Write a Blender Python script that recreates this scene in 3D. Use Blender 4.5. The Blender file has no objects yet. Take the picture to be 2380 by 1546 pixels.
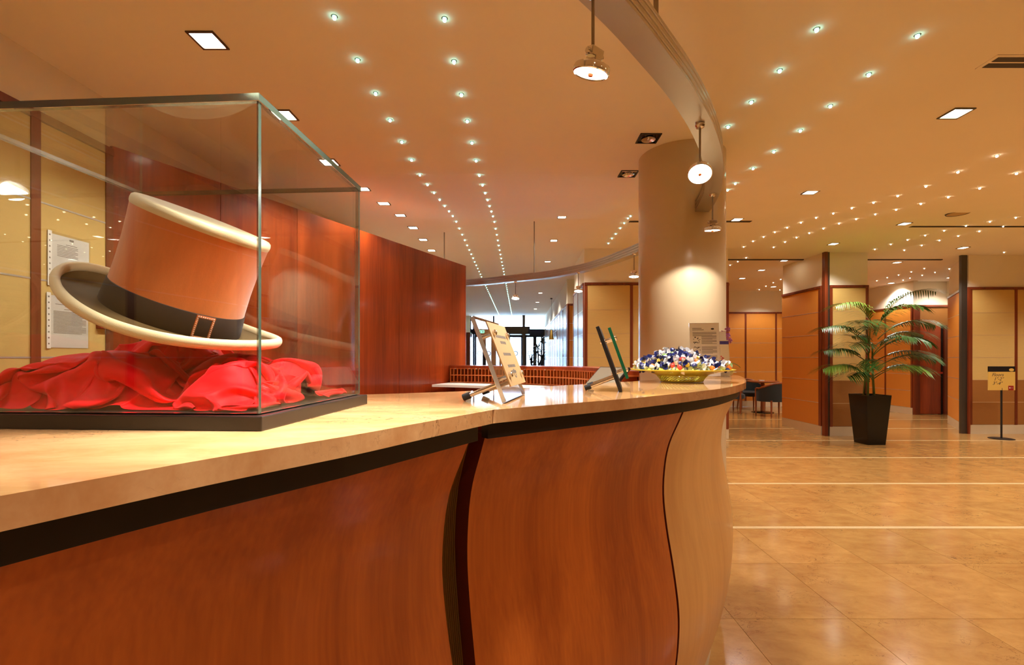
import bpy, bmesh, math, random
import numpy as np
from mathutils import Vector, Matrix, noise
random.seed(7)
R = math.radians
C = bpy.context.scene.collection
SC = bpy.context.scene

# ------------------------------------------------------------------ camera, world, exposure
F = 1090.0
cam_d = bpy.data.cameras.new('camera'); cam = bpy.data.objects.new('camera', cam_d); C.objects.link(cam)
cam.location = (0, 0, 1.28); cam.rotation_euler = (R(90), 0, 0)
cam_d.sensor_width = 36; cam_d.lens = F / 2380 * 36
cam_d.shift_x = -15 / 2380; cam_d.shift_y = 58 / 2380
cam_d.clip_start = .02; cam_d.clip_end = 200
SC.camera = cam
w = bpy.data.worlds.new('World'); SC.world = w; w.use_nodes = True
bg = w.node_tree.nodes['Background']; bg.inputs[0].default_value = (.50, .73, 1, 1); bg.inputs[1].default_value = 11.0
vs = SC.view_settings
vs.view_transform = 'Standard'; vs.look = 'None'; vs.exposure = 1.18; vs.gamma = 1; vs.use_curve_mapping = False
cy = SC.cycles
cy.use_adaptive_sampling = True; cy.adaptive_threshold = .04
cy.max_bounces = 7; cy.diffuse_bounces = 4; cy.glossy_bounces = 3; cy.transmission_bounces = 4; cy.transparent_max_bounces = 12
cy.caustics_reflective = False; cy.caustics_refractive = False; cy.sample_clamp_indirect = 5.0
WARM = (1, .955, .90)
LAMP_W = 1.0          # overall lamp factor

# ------------------------------------------------------------------ materials
def lin(c):
    return tuple(((x / 255) / 12.92 if x / 255 <= .04045 else ((x / 255 + .055) / 1.055) ** 2.4) for x in c) + (1,)
MAT = {}
def nm(name):
    m = bpy.data.materials.new(name); m.use_nodes = True; MAT[name] = m
    return m, m.node_tree.nodes, m.node_tree.links, m.node_tree.nodes['Principled BSDF']
def pm(name, col, rough=.5, metal=0, spec=.5, var=0, vscale=8, bump=0, bscale=60, coat=0, sheen=0, stretch=(1, 1, 1), trans=0, randv=0):
    m, N, L, P = nm(name)
    c = lin(col)
    P.inputs['Base Color'].default_value = c
    P.inputs['Roughness'].default_value = rough; P.inputs['Metallic'].default_value = metal
    P.inputs['Specular IOR Level'].default_value = spec
    P.inputs['Coat Weight'].default_value = coat; P.inputs['Coat Roughness'].default_value = .08
    P.inputs['Sheen Weight'].default_value = sheen
    P.inputs['Transmission Weight'].default_value = trans
    if var or bump:
        g = N.new('ShaderNodeTexCoord'); mp = N.new('ShaderNodeMapping'); mp.inputs['Scale'].default_value = stretch
        L.new(g.outputs['Object'], mp.inputs['Vector'])
    if var:
        n = N.new('ShaderNodeTexNoise'); n.inputs['Scale'].default_value = vscale; n.inputs['Detail'].default_value = 3
        L.new(mp.outputs[0], n.inputs['Vector'])
        r = N.new('ShaderNodeMix'); r.data_type = 'RGBA'
        r.inputs['A'].default_value = tuple(x * (1 - var) for x in c[:3]) + (1,)
        r.inputs['B'].default_value = tuple(min(1, x * (1 + var)) for x in c[:3]) + (1,)
        L.new(n.outputs['Fac'], r.inputs['Factor']); L.new(r.outputs['Result'], P.inputs['Base Color'])
    if bump:
        n2 = N.new('ShaderNodeTexNoise'); n2.inputs['Scale'].default_value = bscale; n2.inputs['Detail'].default_value = 4
        L.new(mp.outputs[0], n2.inputs['Vector'])
        b = N.new('ShaderNodeBump'); b.inputs['Strength'].default_value = bump; b.inputs['Distance'].default_value = .01
        L.new(n2.outputs['Fac'], b.inputs['Height']); L.new(b.outputs[0], P.inputs['Normal'])
    return m
def wood(name, c1, c2, scale=6, axis=(1, 1, .06), rough=.35, coat=.2, world=False):
    m, N, L, P = nm(name)
    if world:
        g = N.new('ShaderNodeNewGeometry'); src = g.outputs['Position']
    else:
        g = N.new('ShaderNodeTexCoord'); src = g.outputs['Object']
    oi = N.new('ShaderNodeObjectInfo'); add = N.new('ShaderNodeVectorMath'); add.operation = 'ADD'
    sc = N.new('ShaderNodeVectorMath'); sc.operation = 'SCALE'; sc.inputs[0].default_value = (3, 5, 7)
    L.new(oi.outputs['Random'], sc.inputs['Scale']); L.new(src, add.inputs[0]); L.new(sc.outputs[0], add.inputs[1])
    mp = N.new('ShaderNodeMapping'); mp.inputs['Scale'].default_value = axis; L.new(add.outputs[0], mp.inputs['Vector'])
    n = N.new('ShaderNodeTexNoise'); n.inputs['Scale'].default_value = scale; n.inputs['Detail'].default_value = 4; n.inputs['Distortion'].default_value = .6
    L.new(mp.outputs[0], n.inputs['Vector'])
    n2 = N.new('ShaderNodeTexNoise'); n2.inputs['Scale'].default_value = scale * 14; n2.inputs['Detail'].default_value = 2
    L.new(mp.outputs[0], n2.inputs['Vector'])
    mx = N.new('ShaderNodeMath'); mx.operation = 'MULTIPLY_ADD'; mx.inputs[1].default_value = .35
    L.new(n2.outputs['Fac'], mx.inputs[0]); L.new(n.outputs['Fac'], mx.inputs[2])
    cr = N.new('ShaderNodeValToRGB'); cr.color_ramp.elements[0].position = .45; cr.color_ramp.elements[0].color = lin(c1)
    cr.color_ramp.elements[1].position = .95; cr.color_ramp.elements[1].color = lin(c2)
    L.new(mx.outputs[0], cr.inputs[0]); L.new(cr.outputs[0], P.inputs['Base Color'])
    P.inputs['Roughness'].default_value = rough; P.inputs['Coat Weight'].default_value = coat; P.inputs['Coat Roughness'].default_value = .12
    return m
def marble(name, c1, c2, vein, scale=1.6, rough=.12, vein_amt=.5, randomize=True, spec=.5, stretch=(1, 1, 1)):
    m, N, L, P = nm(name)
    g = N.new('ShaderNodeNewGeometry'); oi = N.new('ShaderNodeObjectInfo')
    sc = N.new('ShaderNodeVectorMath'); sc.operation = 'SCALE'; sc.inputs[0].default_value = (13, 17, 5) if randomize else (0, 0, 0)
    add = N.new('ShaderNodeVectorMath'); add.operation = 'ADD'
    L.new(oi.outputs['Random'], sc.inputs['Scale']); L.new(g.outputs['Position'], add.inputs[0]); L.new(sc.outputs[0], add.inputs[1])
    mp = N.new('ShaderNodeMapping'); mp.inputs['Scale'].default_value = stretch; L.new(add.outputs[0], mp.inputs['Vector'])
    n = N.new('ShaderNodeTexNoise'); n.inputs['Scale'].default_value = scale * 3; n.inputs['Detail'].default_value = 5; n.inputs['Roughness'].default_value = .68; n.inputs['Distortion'].default_value = .35
    L.new(mp.outputs[0], n.inputs['Vector'])
    cr = N.new('ShaderNodeValToRGB'); cr.color_ramp.elements[0].position = .3; cr.color_ramp.elements[0].color = lin(c1)
    cr.color_ramp.elements[1].position = .7; cr.color_ramp.elements[1].color = lin(c2)
    L.new(n.outputs['Fac'], cr.inputs[0])
    # thin veins: zero crossings of a second noise
    v = N.new('ShaderNodeTexNoise'); v.inputs['Scale'].default_value = scale * 4.5; v.inputs['Detail'].default_value = 4; v.inputs['Distortion'].default_value = 2.0
    L.new(mp.outputs[0], v.inputs['Vector'])
    a = N.new('ShaderNodeMath'); a.operation = 'SUBTRACT'; a.inputs[1].default_value = .5; L.new(v.outputs['Fac'], a.inputs[0])
    b = N.new('ShaderNodeMath'); b.operation = 'ABSOLUTE'; L.new(a.outputs[0], b.inputs[0])
    cr2 = N.new('ShaderNodeValToRGB'); cr2.color_ramp.elements[0].position = 0; cr2.color_ramp.elements[0].color = (vein_amt,) * 3 + (1,)
    cr2.color_ramp.elements[1].position = .012; cr2.color_ramp.elements[1].color = (0, 0, 0, 1); L.new(b.outputs[0], cr2.inputs[0])
    k = N.new('ShaderNodeTexNoise'); k.inputs['Scale'].default_value = scale * 1.6; L.new(mp.outputs[0], k.inputs['Vector'])
    kr = N.new('ShaderNodeValToRGB'); kr.color_ramp.elements[0].position = .5; kr.color_ramp.elements[1].position = .66; L.new(k.outputs['Fac'], kr.inputs[0])
    mu = N.new('ShaderNodeMath'); mu.operation = 'MULTIPLY'; L.new(cr2.outputs[0], mu.inputs[0]); L.new(kr.outputs[0], mu.inputs[1])
    r = N.new('ShaderNodeMix'); r.data_type = 'RGBA'; L.new(mu.outputs[0], r.inputs['Factor']); L.new(cr.outputs[0], r.inputs['A']); r.inputs['B'].default_value = lin(vein)
    hsv = N.new('ShaderNodeHueSaturation'); L.new(r.outputs['Result'], hsv.inputs['Color'])
    vr = N.new('ShaderNodeMapRange'); vr.inputs['To Min'].default_value = .93; vr.inputs['To Max'].default_value = 1.07
    L.new(oi.outputs['Random'], vr.inputs['Value']); L.new(vr.outputs[0], hsv.inputs['Value'])
    L.new(hsv.outputs[0], P.inputs['Base Color'])
    P.inputs['Roughness'].default_value = rough; P.inputs['Specular IOR Level'].default_value = spec
    return m
def emit(name, col, strength):
    m, N, L, P = nm(name)
    P.inputs['Base Color'].default_value = (.8, .8, .8, 1)
    P.inputs['Emission Color'].default_value = tuple(col) + (1,); P.inputs['Emission Strength'].default_value = strength
    m.cycles.emission_sampling = 'NONE'
    return m
def thin_glass(name, tint=(.97, .99, .98), f0=.045, rough=0.0):
    """clear sheet glass: straight-through transmission plus Schlick reflection at each face"""
    m, N, L, P = nm(name); N.remove(P)
    out = N['Material Output']
    tr = N.new('ShaderNodeBsdfTransparent'); tr.inputs[0].default_value = tuple(tint) + (1,)
    gl = N.new('ShaderNodeBsdfGlossy'); gl.inputs['Roughness'].default_value = rough; gl.inputs[0].default_value = (1, 1, 1, 1)
    lw = N.new('ShaderNodeLayerWeight'); lw.inputs[0].default_value = .5
    p = N.new('ShaderNodeMath'); p.operation = 'POWER'; p.inputs[1].default_value = 5; L.new(lw.outputs['Facing'], p.inputs[0])
    q = N.new('ShaderNodeMath'); q.operation = 'MULTIPLY_ADD'; q.inputs[1].default_value = 1 - f0; q.inputs[2].default_value = f0; L.new(p.outputs[0], q.inputs[0])
    mx = N.new('ShaderNodeMixShader'); L.new(q.outputs[0], mx.inputs[0]); L.new(tr.outputs[0], mx.inputs[1]); L.new(gl.outputs[0], mx.inputs[2])
    L.new(mx.outputs[0], out.inputs['Surface'])
    return m

pm('ceiling_paint', (250, 240, 226), .75, var=.03, vscale=1.5)
pm('plaster', (238, 226, 200), .7, var=.03, vscale=2)
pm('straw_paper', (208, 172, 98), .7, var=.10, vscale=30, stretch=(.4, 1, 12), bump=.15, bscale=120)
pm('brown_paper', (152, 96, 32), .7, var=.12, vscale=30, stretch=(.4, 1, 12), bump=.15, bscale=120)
pm('honey_panel', (212, 136, 48), .5, var=.06, vscale=14, stretch=(8, 1, .5))
pm('grey_panel', (150, 140, 135), .22, var=.05, vscale=4, spec=.6)
pm('beige_panel', (196, 160, 110), .55, var=.08, vscale=20, stretch=(.4, 1, 8))
wood('trim_wood', (96, 36, 14), (140, 62, 28), 9)
wood('red_wood', (108, 30, 8), (188, 78, 28), 3.6, rough=.3, coat=.35)
wood('counter_wood', (158, 70, 14), (208, 110, 34), 8.0, axis=(1.2, 1.2, .03), rough=.4, coat=.12)
wood('blond_wood', (192, 132, 66), (222, 168, 96), 3.0, axis=(1.2, 1.2, .05), rough=.34, coat=.3)
wood('chair_wood', (120, 56, 22), (160, 84, 38), 12)
pm('dark_red_edge', (104, 32, 14), .4)
pm('stone_base', (206, 186, 150), .35, var=.06, vscale=6)
marble('floor_marble', (160, 112, 58), (188, 142, 80), (84, 52, 28), 1.7, .15, .9, stretch=(1, 1.6, 1))
marble('mosaic', (198, 166, 112), (218, 188, 138), (190, 160, 110), 18, .3, .3, False)
marble('counter_marble', (198, 142, 88), (224, 180, 126), (104, 58, 34), 3.0, .05, .8, False, stretch=(.7, 1.6, 1))
pm('black_gap', (34, 30, 28), .45, metal=.3)
pm('brass', (190, 150, 70), .35, metal=.8)
pm('alu', (196, 190, 180), .32, metal=.9)
pm('alu_dark', (96, 88, 78), .4, metal=.8)
pm('strip_metal', (226, 222, 214), .3, metal=.7)
pm('chrome', (225, 222, 218), .09, metal=1)
pm('rod_metal', (150, 138, 120), .3, metal=.8)
pm('column_paint', (206, 184, 146), .3, spec=.5, var=.02, vscale=3, coat=.2)
pm('black_gloss', (9, 8, 8), .2, spec=.4)
pm('black_satin', (22, 19, 18), .4)
pm('black_rubber', (20, 20, 22), .6)
pm('white_enamel', (236, 234, 228), .35)
pm('paper', (236, 230, 218), .7)
pm('print_grey', (120, 112, 102), .8)
pm('print_dark', (54, 48, 44), .8)
pm('red_cloth', (244, 2, 12), .6, spec=.15, sheen=.05, bump=.04, bscale=900)
pm('hat_velvet', (212, 110, 38), .5, sheen=.35, var=.14, vscale=40, stretch=(3, 3, .5), bump=.08, bscale=400)
pm('hat_brim', (86, 62, 26), .8, spec=.2, sheen=.05, var=.06, vscale=60)
pm('hat_cream', (236, 212, 164), .7, sheen=.2, bump=.1, bscale=500)
pm('hat_band', (40, 22, 10), .6, spec=.2, sheen=.05, bump=.1, bscale=300, stretch=(1, 1, 12))
pm('rose_gold', (226, 130, 80), .25, metal=.7)
pm('crystal', (255, 236, 220), .05, metal=.6, spec=1)
pm('plinth_black', (30, 24, 20), .3, spec=.5)
pm('leaf', (58, 96, 30), .42, var=.3, vscale=5, spec=.5)
pm('leaf_light', (110, 150, 44), .42, var=.25, vscale=5)
pm('leaf_dark', (20, 26, 20), .5)
pm('stem', (92, 104, 40), .5, var=.2)
pm('soil', (50, 34, 22), .9)
pm('dark_fabric', (26, 30, 26), .8, sheen=.2)
pm('bowl_green', (240, 234, 90), .15, spec=.6)
pm('orchid', (184, 112, 164), .5, var=.2, vscale=60)
pm('sign_yellow', (216, 176, 84), .5)
pm('sign_red', (150, 24, 20), .5)
pm('push_red', (190, 50, 26), .4)
pm('brochure_cover', (244, 230, 196), .4)
pm('brochure_purple', (78, 66, 150), .4)
pm('brochure_red', (214, 84, 70), .5)
pm('exit_green', (60, 170, 120), .5)
pm('frame_blue', (30, 36, 52), .35, metal=.4)
pm('street_stone', (232, 236, 240), .8)
pm('screen_glass', (176, 170, 150), .25)
pm('green_edge', (14, 92, 60), .1, spec=.9)
pm('acrylic_edge', (206, 210, 212), .08, spec=.9, metal=.5)
pm('shaded_notice_card', (196, 158, 104), .6)  # paper tinted tan: the shade on the notice is put into its colour
pm('divider_wood', (206, 112, 52), .4)
pm('pane_edge', (74, 96, 84), .12, spec=.8, trans=.5)
pm('dark_grille', (60, 48, 36), .6)
thin_glass('case_glass', (.955, .975, .965), .05)
thin_glass('door_glass', (.93, .97, 1), .05)
thin_glass('acrylic', (.93, .94, .95), .06)
thin_glass('sleeve_film', (.97, .97, .97), .05, .1)
emit('led', (.30, 1.0, .86), 9)
emit('led_warm', (1.0, .88, .62), 9)
emit('lamp_lens', (1.0, .92, .80), 5)
emit('downlight_lens', (1.0, .88, .66), 10)
emit('exit_lit', (.1, .8, .5), 1.5)
for i, c in enumerate([(40, 48, 110), (236, 236, 240), (214, 70, 60), (230, 190, 70), (226, 120, 50), (120, 160, 80), (70, 60, 130), (30, 30, 46)]):
    pm('candy%d' % i, c, .18, spec=.7, var=.2, vscale=200)

# ------------------------------------------------------------------ mesh helpers
class MB:
    def __init__(s): s.v = []; s.f = []; s.m = []
    def add(s, v, f, mi=0):
        o = len(s.v); s.v += [tuple(p) for p in v]; s.f += [tuple(i + o for i in q) for q in f]; s.m += [mi] * len(f); return s
    def box(s, x0, x1, y0, y1, z0, z1, mi=0, M=None):
        v = [Vector(p) for p in ((x0, y0, z0), (x1, y0, z0), (x1, y1, z0), (x0, y1, z0), (x0, y0, z1), (x1, y0, z1), (x1, y1, z1), (x0, y1, z1))]
        if M: v = [M @ p for p in v]
        return s.add(v, [(0, 3, 2, 1), (4, 5, 6, 7), (0, 1, 5, 4), (1, 2, 6, 5), (2, 3, 7, 6), (3, 0, 4, 7)], mi)
    def tube(s, pts, r, n=8, mi=0, caps=True):
        pts = [Vector(p) for p in pts]; rr = r if isinstance(r, (list, tuple)) else [r] * len(pts)
        t0 = (pts[1] - pts[0]).normalized(); up = Vector((0, 0, 1)) if abs(t0.z) < .9 else Vector((1, 0, 0))
        a = t0.cross(up).normalized(); v = []; f = []
        for i, p in enumerate(pts):
            t = ((pts[min(i + 1, len(pts) - 1)] - pts[max(i - 1, 0)])).normalized()
            a = (a - t * a.dot(t)).normalized(); b = t.cross(a)
            v += [p + (a * math.cos(2 * math.pi * k / n) + b * math.sin(2 * math.pi * k / n)) * rr[i] for k in range(n)]
        for i in range(len(pts) - 1):
            f += [(i * n + k, i * n + (k + 1) % n, (i + 1) * n + (k + 1) % n, (i + 1) * n + k) for k in range(n)]
        if caps: f += [tuple(range(n - 1, -1, -1)), tuple((len(pts) - 1) * n + k for k in range(n))]
        return s.add(v, f, mi)
    def lathe(s, prof, n=32, mi=0, sx=1, sy=1, M=None, close=False):
        v = []; f = []
        for r, z in prof:
            v += [Vector((r * sx * math.cos(2 * math.pi * k / n), r * sy * math.sin(2 * math.pi * k / n), z)) for k in range(n)]
        if M: v = [M @ p for p in v]
        m = len(prof)
        for i in range(m - 1):
            f += [(i * n + k, i * n + (k + 1) % n, (i + 1) * n + (k + 1) % n, (i + 1) * n + k) for k in range(n)]
        if close:
            f += [((m - 1) * n + k, (m - 1) * n + (k + 1) % n, (k + 1) % n, k) for k in range(n)]
        else:
            if prof[0][0] > 1e-6: f.append(tuple(range(n - 1, -1, -1)))
            if prof[-1][0] > 1e-6: f.append(tuple((m - 1) * n + k for k in range(n)))
        return s.add(v, f, mi)
    def prism(s, poly, z0, z1, mi=0, side=None):
        n = len(poly); v = [(x, y, z0) for x, y in poly] + [(x, y, z1) for x, y in poly]
        s.add(v, [tuple(range(n - 1, -1, -1)), tuple(range(n, 2 * n))], mi)
        return s.add(v, [(i, (i + 1) % n, n + (i + 1) % n, n + i) for i in range(n)], mi if side is None else side)
    def sweep(s, path, prof, closed_prof=True, mi=0, caps=True):
        """path: list of (pos2d, normal2d); prof: list of (offset along normal, z)"""
        v = []; f = []; n = len(prof)
        for (p, q) in path:
            v += [(p[0] + q[0] * d, p[1] + q[1] * d, z) for d, z in prof]
        for i in range(len(path) - 1):
            for k in range(n if closed_prof else n - 1):
                f.append((i * n + k, i * n + (k + 1) % n, (i + 1) * n + (k + 1) % n, (i + 1) * n + k))
        if caps and closed_prof: f += [tuple(range(n - 1, -1, -1)), tuple((len(path) - 1) * n + k for k in range(n))]
        return s.add(v, f, mi)
    def mesh(s, name, mats, smooth=None):
        me = bpy.data.meshes.new(name); me.from_pydata(s.v, [], s.f)
        for m in (mats if isinstance(mats, (list, tuple)) else [mats]): me.materials.append(MAT[m])
        me.polygons.foreach_set('material_index', s.m)
        bm = bmesh.new(); bm.from_mesh(me); bmesh.ops.recalc_face_normals(bm, faces=bm.faces); bm.to_mesh(me); bm.free()
        if smooth:
            me.polygons.foreach_set('use_smooth', [True] * len(me.polygons)); me.set_sharp_from_angle(angle=R(smooth))
        me.update(); return me
    def build(s, name, mats, parent=None, loc=(0, 0, 0), rot=(0, 0, 0), smooth=None, bevel=0, seg=2):
        return put(name, s.mesh(name, mats, smooth), parent, loc, rot, bevel, seg)
def put(name, me, parent=None, loc=(0, 0, 0), rot=(0, 0, 0), bevel=0, seg=2):
    o = bpy.data.objects.new(name, me); C.objects.link(o); o.location = loc; o.rotation_euler = rot; o.parent = parent
    if bevel:
        b = o.modifiers.new('bevel', 'BEVEL'); b.width = bevel; b.segments = seg; b.limit_method = 'ANGLE'; b.angle_limit = R(35)
    return o
def tag(o, label, cat, group=None, kind=None):
    o['label'] = label; o['category'] = cat
    if group: o['group'] = group
    if kind: o['kind'] = kind
    return o
def thing(name, label, cat, loc=(0, 0, 0), rotz=0, group=None, rot=None):
    o = bpy.data.objects.new(name, None); C.objects.link(o); o.empty_display_size = .1
    o.location = loc; o.rotation_euler = rot or (0, 0, rotz)
    return tag(o, label, cat, group)
def struct(o, label=None):
    o['kind'] = 'structure'
    if label: o['label'] = label
    return o
def cbox(name, x0, x1, y0, y1, z0, z1, mat, parent=None, bevel=0, **k):
    return MB().box(x0, x1, y0, y1, z0, z1).build(name, mat, parent, bevel=bevel, **k)
def copy_tree(o, parent=None):
    c = o.copy(); C.objects.link(c); c.parent = parent
    for ch in o.children: copy_tree(ch, c)
    return c
def catmull(P, per=8, closed=False):
    P = [Vector(p) for p in P]; out = []
    n = len(P)
    for i in range(n - 1):
        p0 = P[max(i - 1, 0)]; p1 = P[i]; p2 = P[i + 1]; p3 = P[min(i + 2, n - 1)]
        for k in range(per):
            t = k / per
            out.append(.5 * ((2 * p1) + (p2 - p0) * t + (2 * p0 - 5 * p1 + 4 * p2 - p3) * t * t + (3 * p1 - p0 - 3 * p2 + p3) * t ** 3))
    out.append(P[-1]); return out
def with_normals(pts, side=1):
    """2-D path -> [(p, n)], n points to the right of travel (side=1)"""
    r = []
    for i, p in enumerate(pts):
        t = (Vector(pts[min(i + 1, len(pts) - 1)]) - Vector(pts[max(i - 1, 0)])).normalized()
        r.append((tuple(p), (t.y * side, -t.x * side)))
    return r
def resample(pts, n):
    pts = [Vector(p) for p in pts]; d = [0]
    for a, b in zip(pts, pts[1:]): d.append(d[-1] + (b - a).length)
    out = []; j = 0
    for i in range(n):
        s = d[-1] * i / (n - 1)
        while j < len(d) - 2 and d[j + 1] < s: j += 1
        t = (s - d[j]) / max(1e-9, d[j + 1] - d[j]); out.append(pts[j].lerp(pts[j + 1], t))
    return out
def length(pts): return sum((Vector(b) - Vector(a)).length for a, b in zip(pts, pts[1:]))
def text_mesh(body, size, mat, name='lettering', parent=None, loc=(0, 0, 0), rot=(0, 0, 0), shear=0, align='LEFT', ext=.0005):
    cu = bpy.data.curves.new(name, 'FONT'); cu.body = body; cu.size = size; cu.shear = shear; cu.align_x = align; cu.extrude = ext; cu.resolution_u = 2
    t = bpy.data.objects.new(name, cu); me = bpy.data.meshes.new_from_object(t); bpy.data.objects.remove(t); bpy.data.curves.remove(cu)
    me.materials.clear(); me.materials.append(MAT[mat])
    return put(name, me, parent, loc, rot)
def spot(name, loc, target, power, size_deg=110, blend=.35, radius=.03, col=WARM, parent=None):
    l = bpy.data.lights.new(name, 'SPOT'); l.energy = power * LAMP_W; l.spot_size = R(size_deg); l.spot_blend = blend; l.shadow_soft_size = radius; l.color = col
    o = bpy.data.objects.new(name, l); C.objects.link(o)
    d = (Vector(target) - Vector(loc)).normalized()
    o.location = loc; o.rotation_euler = d.to_track_quat('-Z', 'Y').to_euler(); return o
CZ = 1.28
def ceil_z(y):
    t = min(1, max(0, (y - 3.72) / 2.08)); return CZ + 1.455 + .265 * t

# ------------------------------------------------------------------ floor
FX0, FX1, FY0, FY1 = -2.6, 14.0, -5.0, 24.0
floor = struct(cbox('floor', FX0 - .2, FX1 + .2, FY0 - .2, FY1, -.2, -.004, 'floor_marble'))
rows = [(1.065, 1.68), (1.68, 2.297), (2.297, 2.913), (2.913, 3.507)]
strips = [3.53, 4.76, 5.99, 7.23, 8.46, 9.69, 10.92, 12.15]
for a, b in zip(strips, strips[1:]):
    m_ = (a + b) / 2; rows += [(a + .023, m_), (m_, b - .023)]
TX = .5635; tile_mesh = {}
def tile_of(h):
    k = round(h, 4)
    if k not in tile_mesh:
        g = .0011; tile_mesh[k] = MB().box(-TX / 2 + g, TX / 2 - g, -h / 2 + g, h / 2 - g, -.02, 0).mesh('tile', 'floor_marble')
    return tile_mesh[k]
for y0, y1 in rows:
    for i in range(-2, 16):
        x0 = 1.055 + TX * i; ym = (y0 + y1) / 2; xm = x0 + TX / 2
        px0 = 1205 + F * x0 / y1
        if px0 > 2400 or xm < .55 or (y0 > 7.4 and (xm < 3.1 or xm > 9.8)): continue
        if y0 > 8.9 and px0 > 2230: continue
        put('tile', tile_of(y1 - y0), floor, (xm, ym, 0))
for y in strips[:-1]:
    cbox('mosaic_strip', .7, 10.2, y - .022, y + .022, -.02, .0006, 'mosaic', floor)

# ------------------------------------------------------------------ ceiling
mb = MB(); ys = [FY0 - .2, 3.5, 3.64, 3.72, 3.80, 4.3, 4.8, 5.2, 5.72, 5.80, 5.9, FY1]
def cz_s(y):
    return (ceil_z(y - .06) + ceil_z(y + .06) + ceil_z(y)) / 3
n = len(ys)
for dz in (0, .15):
    mb.v += [(x, y, cz_s(y) + dz) for y in ys for x in (FX0 - .2, FX1 + .2)]
for i in range(n - 1):
    a = 2 * i
    mb.add([], []); mb.f += [(a, a + 1, a + 3, a + 2), (2 * n + a, 2 * n + a + 2, 2 * n + a + 3, 2 * n + a + 1), (a, a + 2, 2 * n + a + 2, 2 * n + a), (a + 1, 2 * n + a + 1, 2 * n + a + 3, a + 3)]
mb.f += [(0, 2 * n, 2 * n + 1, 1), (2 * n - 2, 2 * n - 1, 4 * n - 1, 4 * n - 2)]; mb.m = [0] * len(mb.f)
struct(mb.build('ceiling', 'ceiling_paint'))
ZF = 1.28 + 1.72      # height of the far ceiling

# ------------------------------------------------------------------ panelled walls
ZR = [.15, .53, .905, 1.28, 1.655, 2.03, 2.42]
def panel_wall(name, p0, p1, cols, mats, ztop, strip='strip_metal', base=True, thick=.12, trims=True, zr=ZR, end_trims=(True, True), trim_w=.045, back_mat='plaster', back=True):
    """wall from p0 to p1, viewer on the right-hand side of travel. cols: positions of vertical trims along it."""
    u = Vector((p1[0] - p0[0], p1[1] - p0[1])); Lw = u.length; a = math.atan2(u.y, u.x)
    wall = struct(MB().box(0, Lw, 0, thick, 0, ztop).build(name, back_mat, None, (p0[0], p0[1], 0), (0, 0, a)))
    tw = trim_w / 2
    xs = [0] + list(cols) + [Lw]
    strip_me = {}
    for i, (xa, xb) in enumerate(zip(xs, xs[1:])):
        la = xa + (tw if (i > 0 or end_trims[0]) else 0); lb = xb - (tw if (i < len(xs) - 2 or end_trims[1]) else 0)
        if i == 0 and end_trims[0]: la = xa + 2 * tw
        if i == len(xs) - 2 and end_trims[1]: lb = xb - 2 * tw
        wd = lb - la
        if wd < .02: continue
        mk = {}
        for j, (z0, z1) in enumerate(zip(zr, zr[1:])):
            mt = mats[j % len(mats)] if isinstance(mats, list) else mats
            key = (mt, round(z1 - z0, 3))
            if key not in mk: mk[key] = MB().box(-wd / 2, wd / 2, -.018, 0, .0035, z1 - z0 - .0035).mesh('panel', mt)
            put('panel', mk[key], wall, ((la + lb) / 2, 0, z0))
        if strip:
            sm = MB().box(-wd / 2, wd / 2, -.0195, 0, -.004, .004).mesh('joint_strip', strip)
            for z in zr[1:-1]: put('joint_strip', sm, wall, ((la + lb) / 2, 0, z))
    tz0, tz1 = zr[0], zr[-1]
    for i, x in enumerate(cols): cbox('upright', x - tw, x + tw, -.024, 0, tz0, tz1, 'trim_wood', wall)
    if end_trims[0]: cbox('upright', 0, 2 * tw, -.024, 0, tz0, tz1, 'trim_wood', wall)
    if end_trims[1]: cbox('upright', Lw - 2 * tw, Lw, -.024, 0, tz0, tz1, 'trim_wood', wall)
    cbox('top_rail', 0, Lw, -.03, 0, tz1, tz1 + .04, 'trim_wood', wall)
    if base: cbox('plinth', 0, Lw, -.022, 0, 0, tz0, 'stone_base', wall)
    return wall

# left wall behind the reception
wl = panel_wall('wall_left', (-2.322, -5.0), (-2.322, 2.66), [.66 + .83 * k for k in range(8)] + [7.235], 'straw_paper', 2.76, thick=.2)
wl['label'] = 'panelled wall behind the reception'
# curved-end red wood wall
def wood_wall():
    a = Vector((-2.322, 2.664)); b = Vector((-.69, 6.2)); u = (b - a).normalized(); q = Vector((u.y, -u.x)); L_ = (b - a).length
    wall = struct(MB().box(0, L_ - .05, 0, .12, 0, 2.46).build('wall_reception', 'red_wood', None, (a.x, a.y, 0), (0, 0, math.atan2(u.y, u.x))))
    cut = [0.0, .62, 1.24, 1.87, 2.5, 3.05, L_ - .05]
    for x0, x1 in zip(cut, cut[1:]): cbox('veneer_panel', x0 + .002, x1 - .002, -.02, 0, 0, 2.48, 'red_wood', wall)
    mb = MB(); mb.lathe([(.072, 0), (.072, 2.48)], 24); mb.build('rounded_end', 'red_wood', wall, (L_ - .06, .052, 0), smooth=40)
    mb = MB(); mb.box(0, L_ - .06, 0, .14, 2.46, 2.482); mb.build('top_rail', 'red_wood', wall)
    cbox('veneer_back', 0, L_ - .05, .12, .14, 0, 2.48, 'red_wood', wall)
wood_wall()
# walls out of view that close the room
struct(cbox('wall_back', FX0, FX1, FY0 - .15, FY0, 0, 2.76, 'plaster'))
struct(cbox('wall_right', FX1, FX1 + .15, FY0, 12.4, 0, 3.02, 'plaster'))
struct(cbox('wall_far', 8.5, 14.2, 12.42, 12.55, 0, 3.05, 'plaster'))
struct(cbox('wall_hall_left', -2.5, -2.322, 2.66, 19.5, 0, 3.02, 'plaster'))

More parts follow.
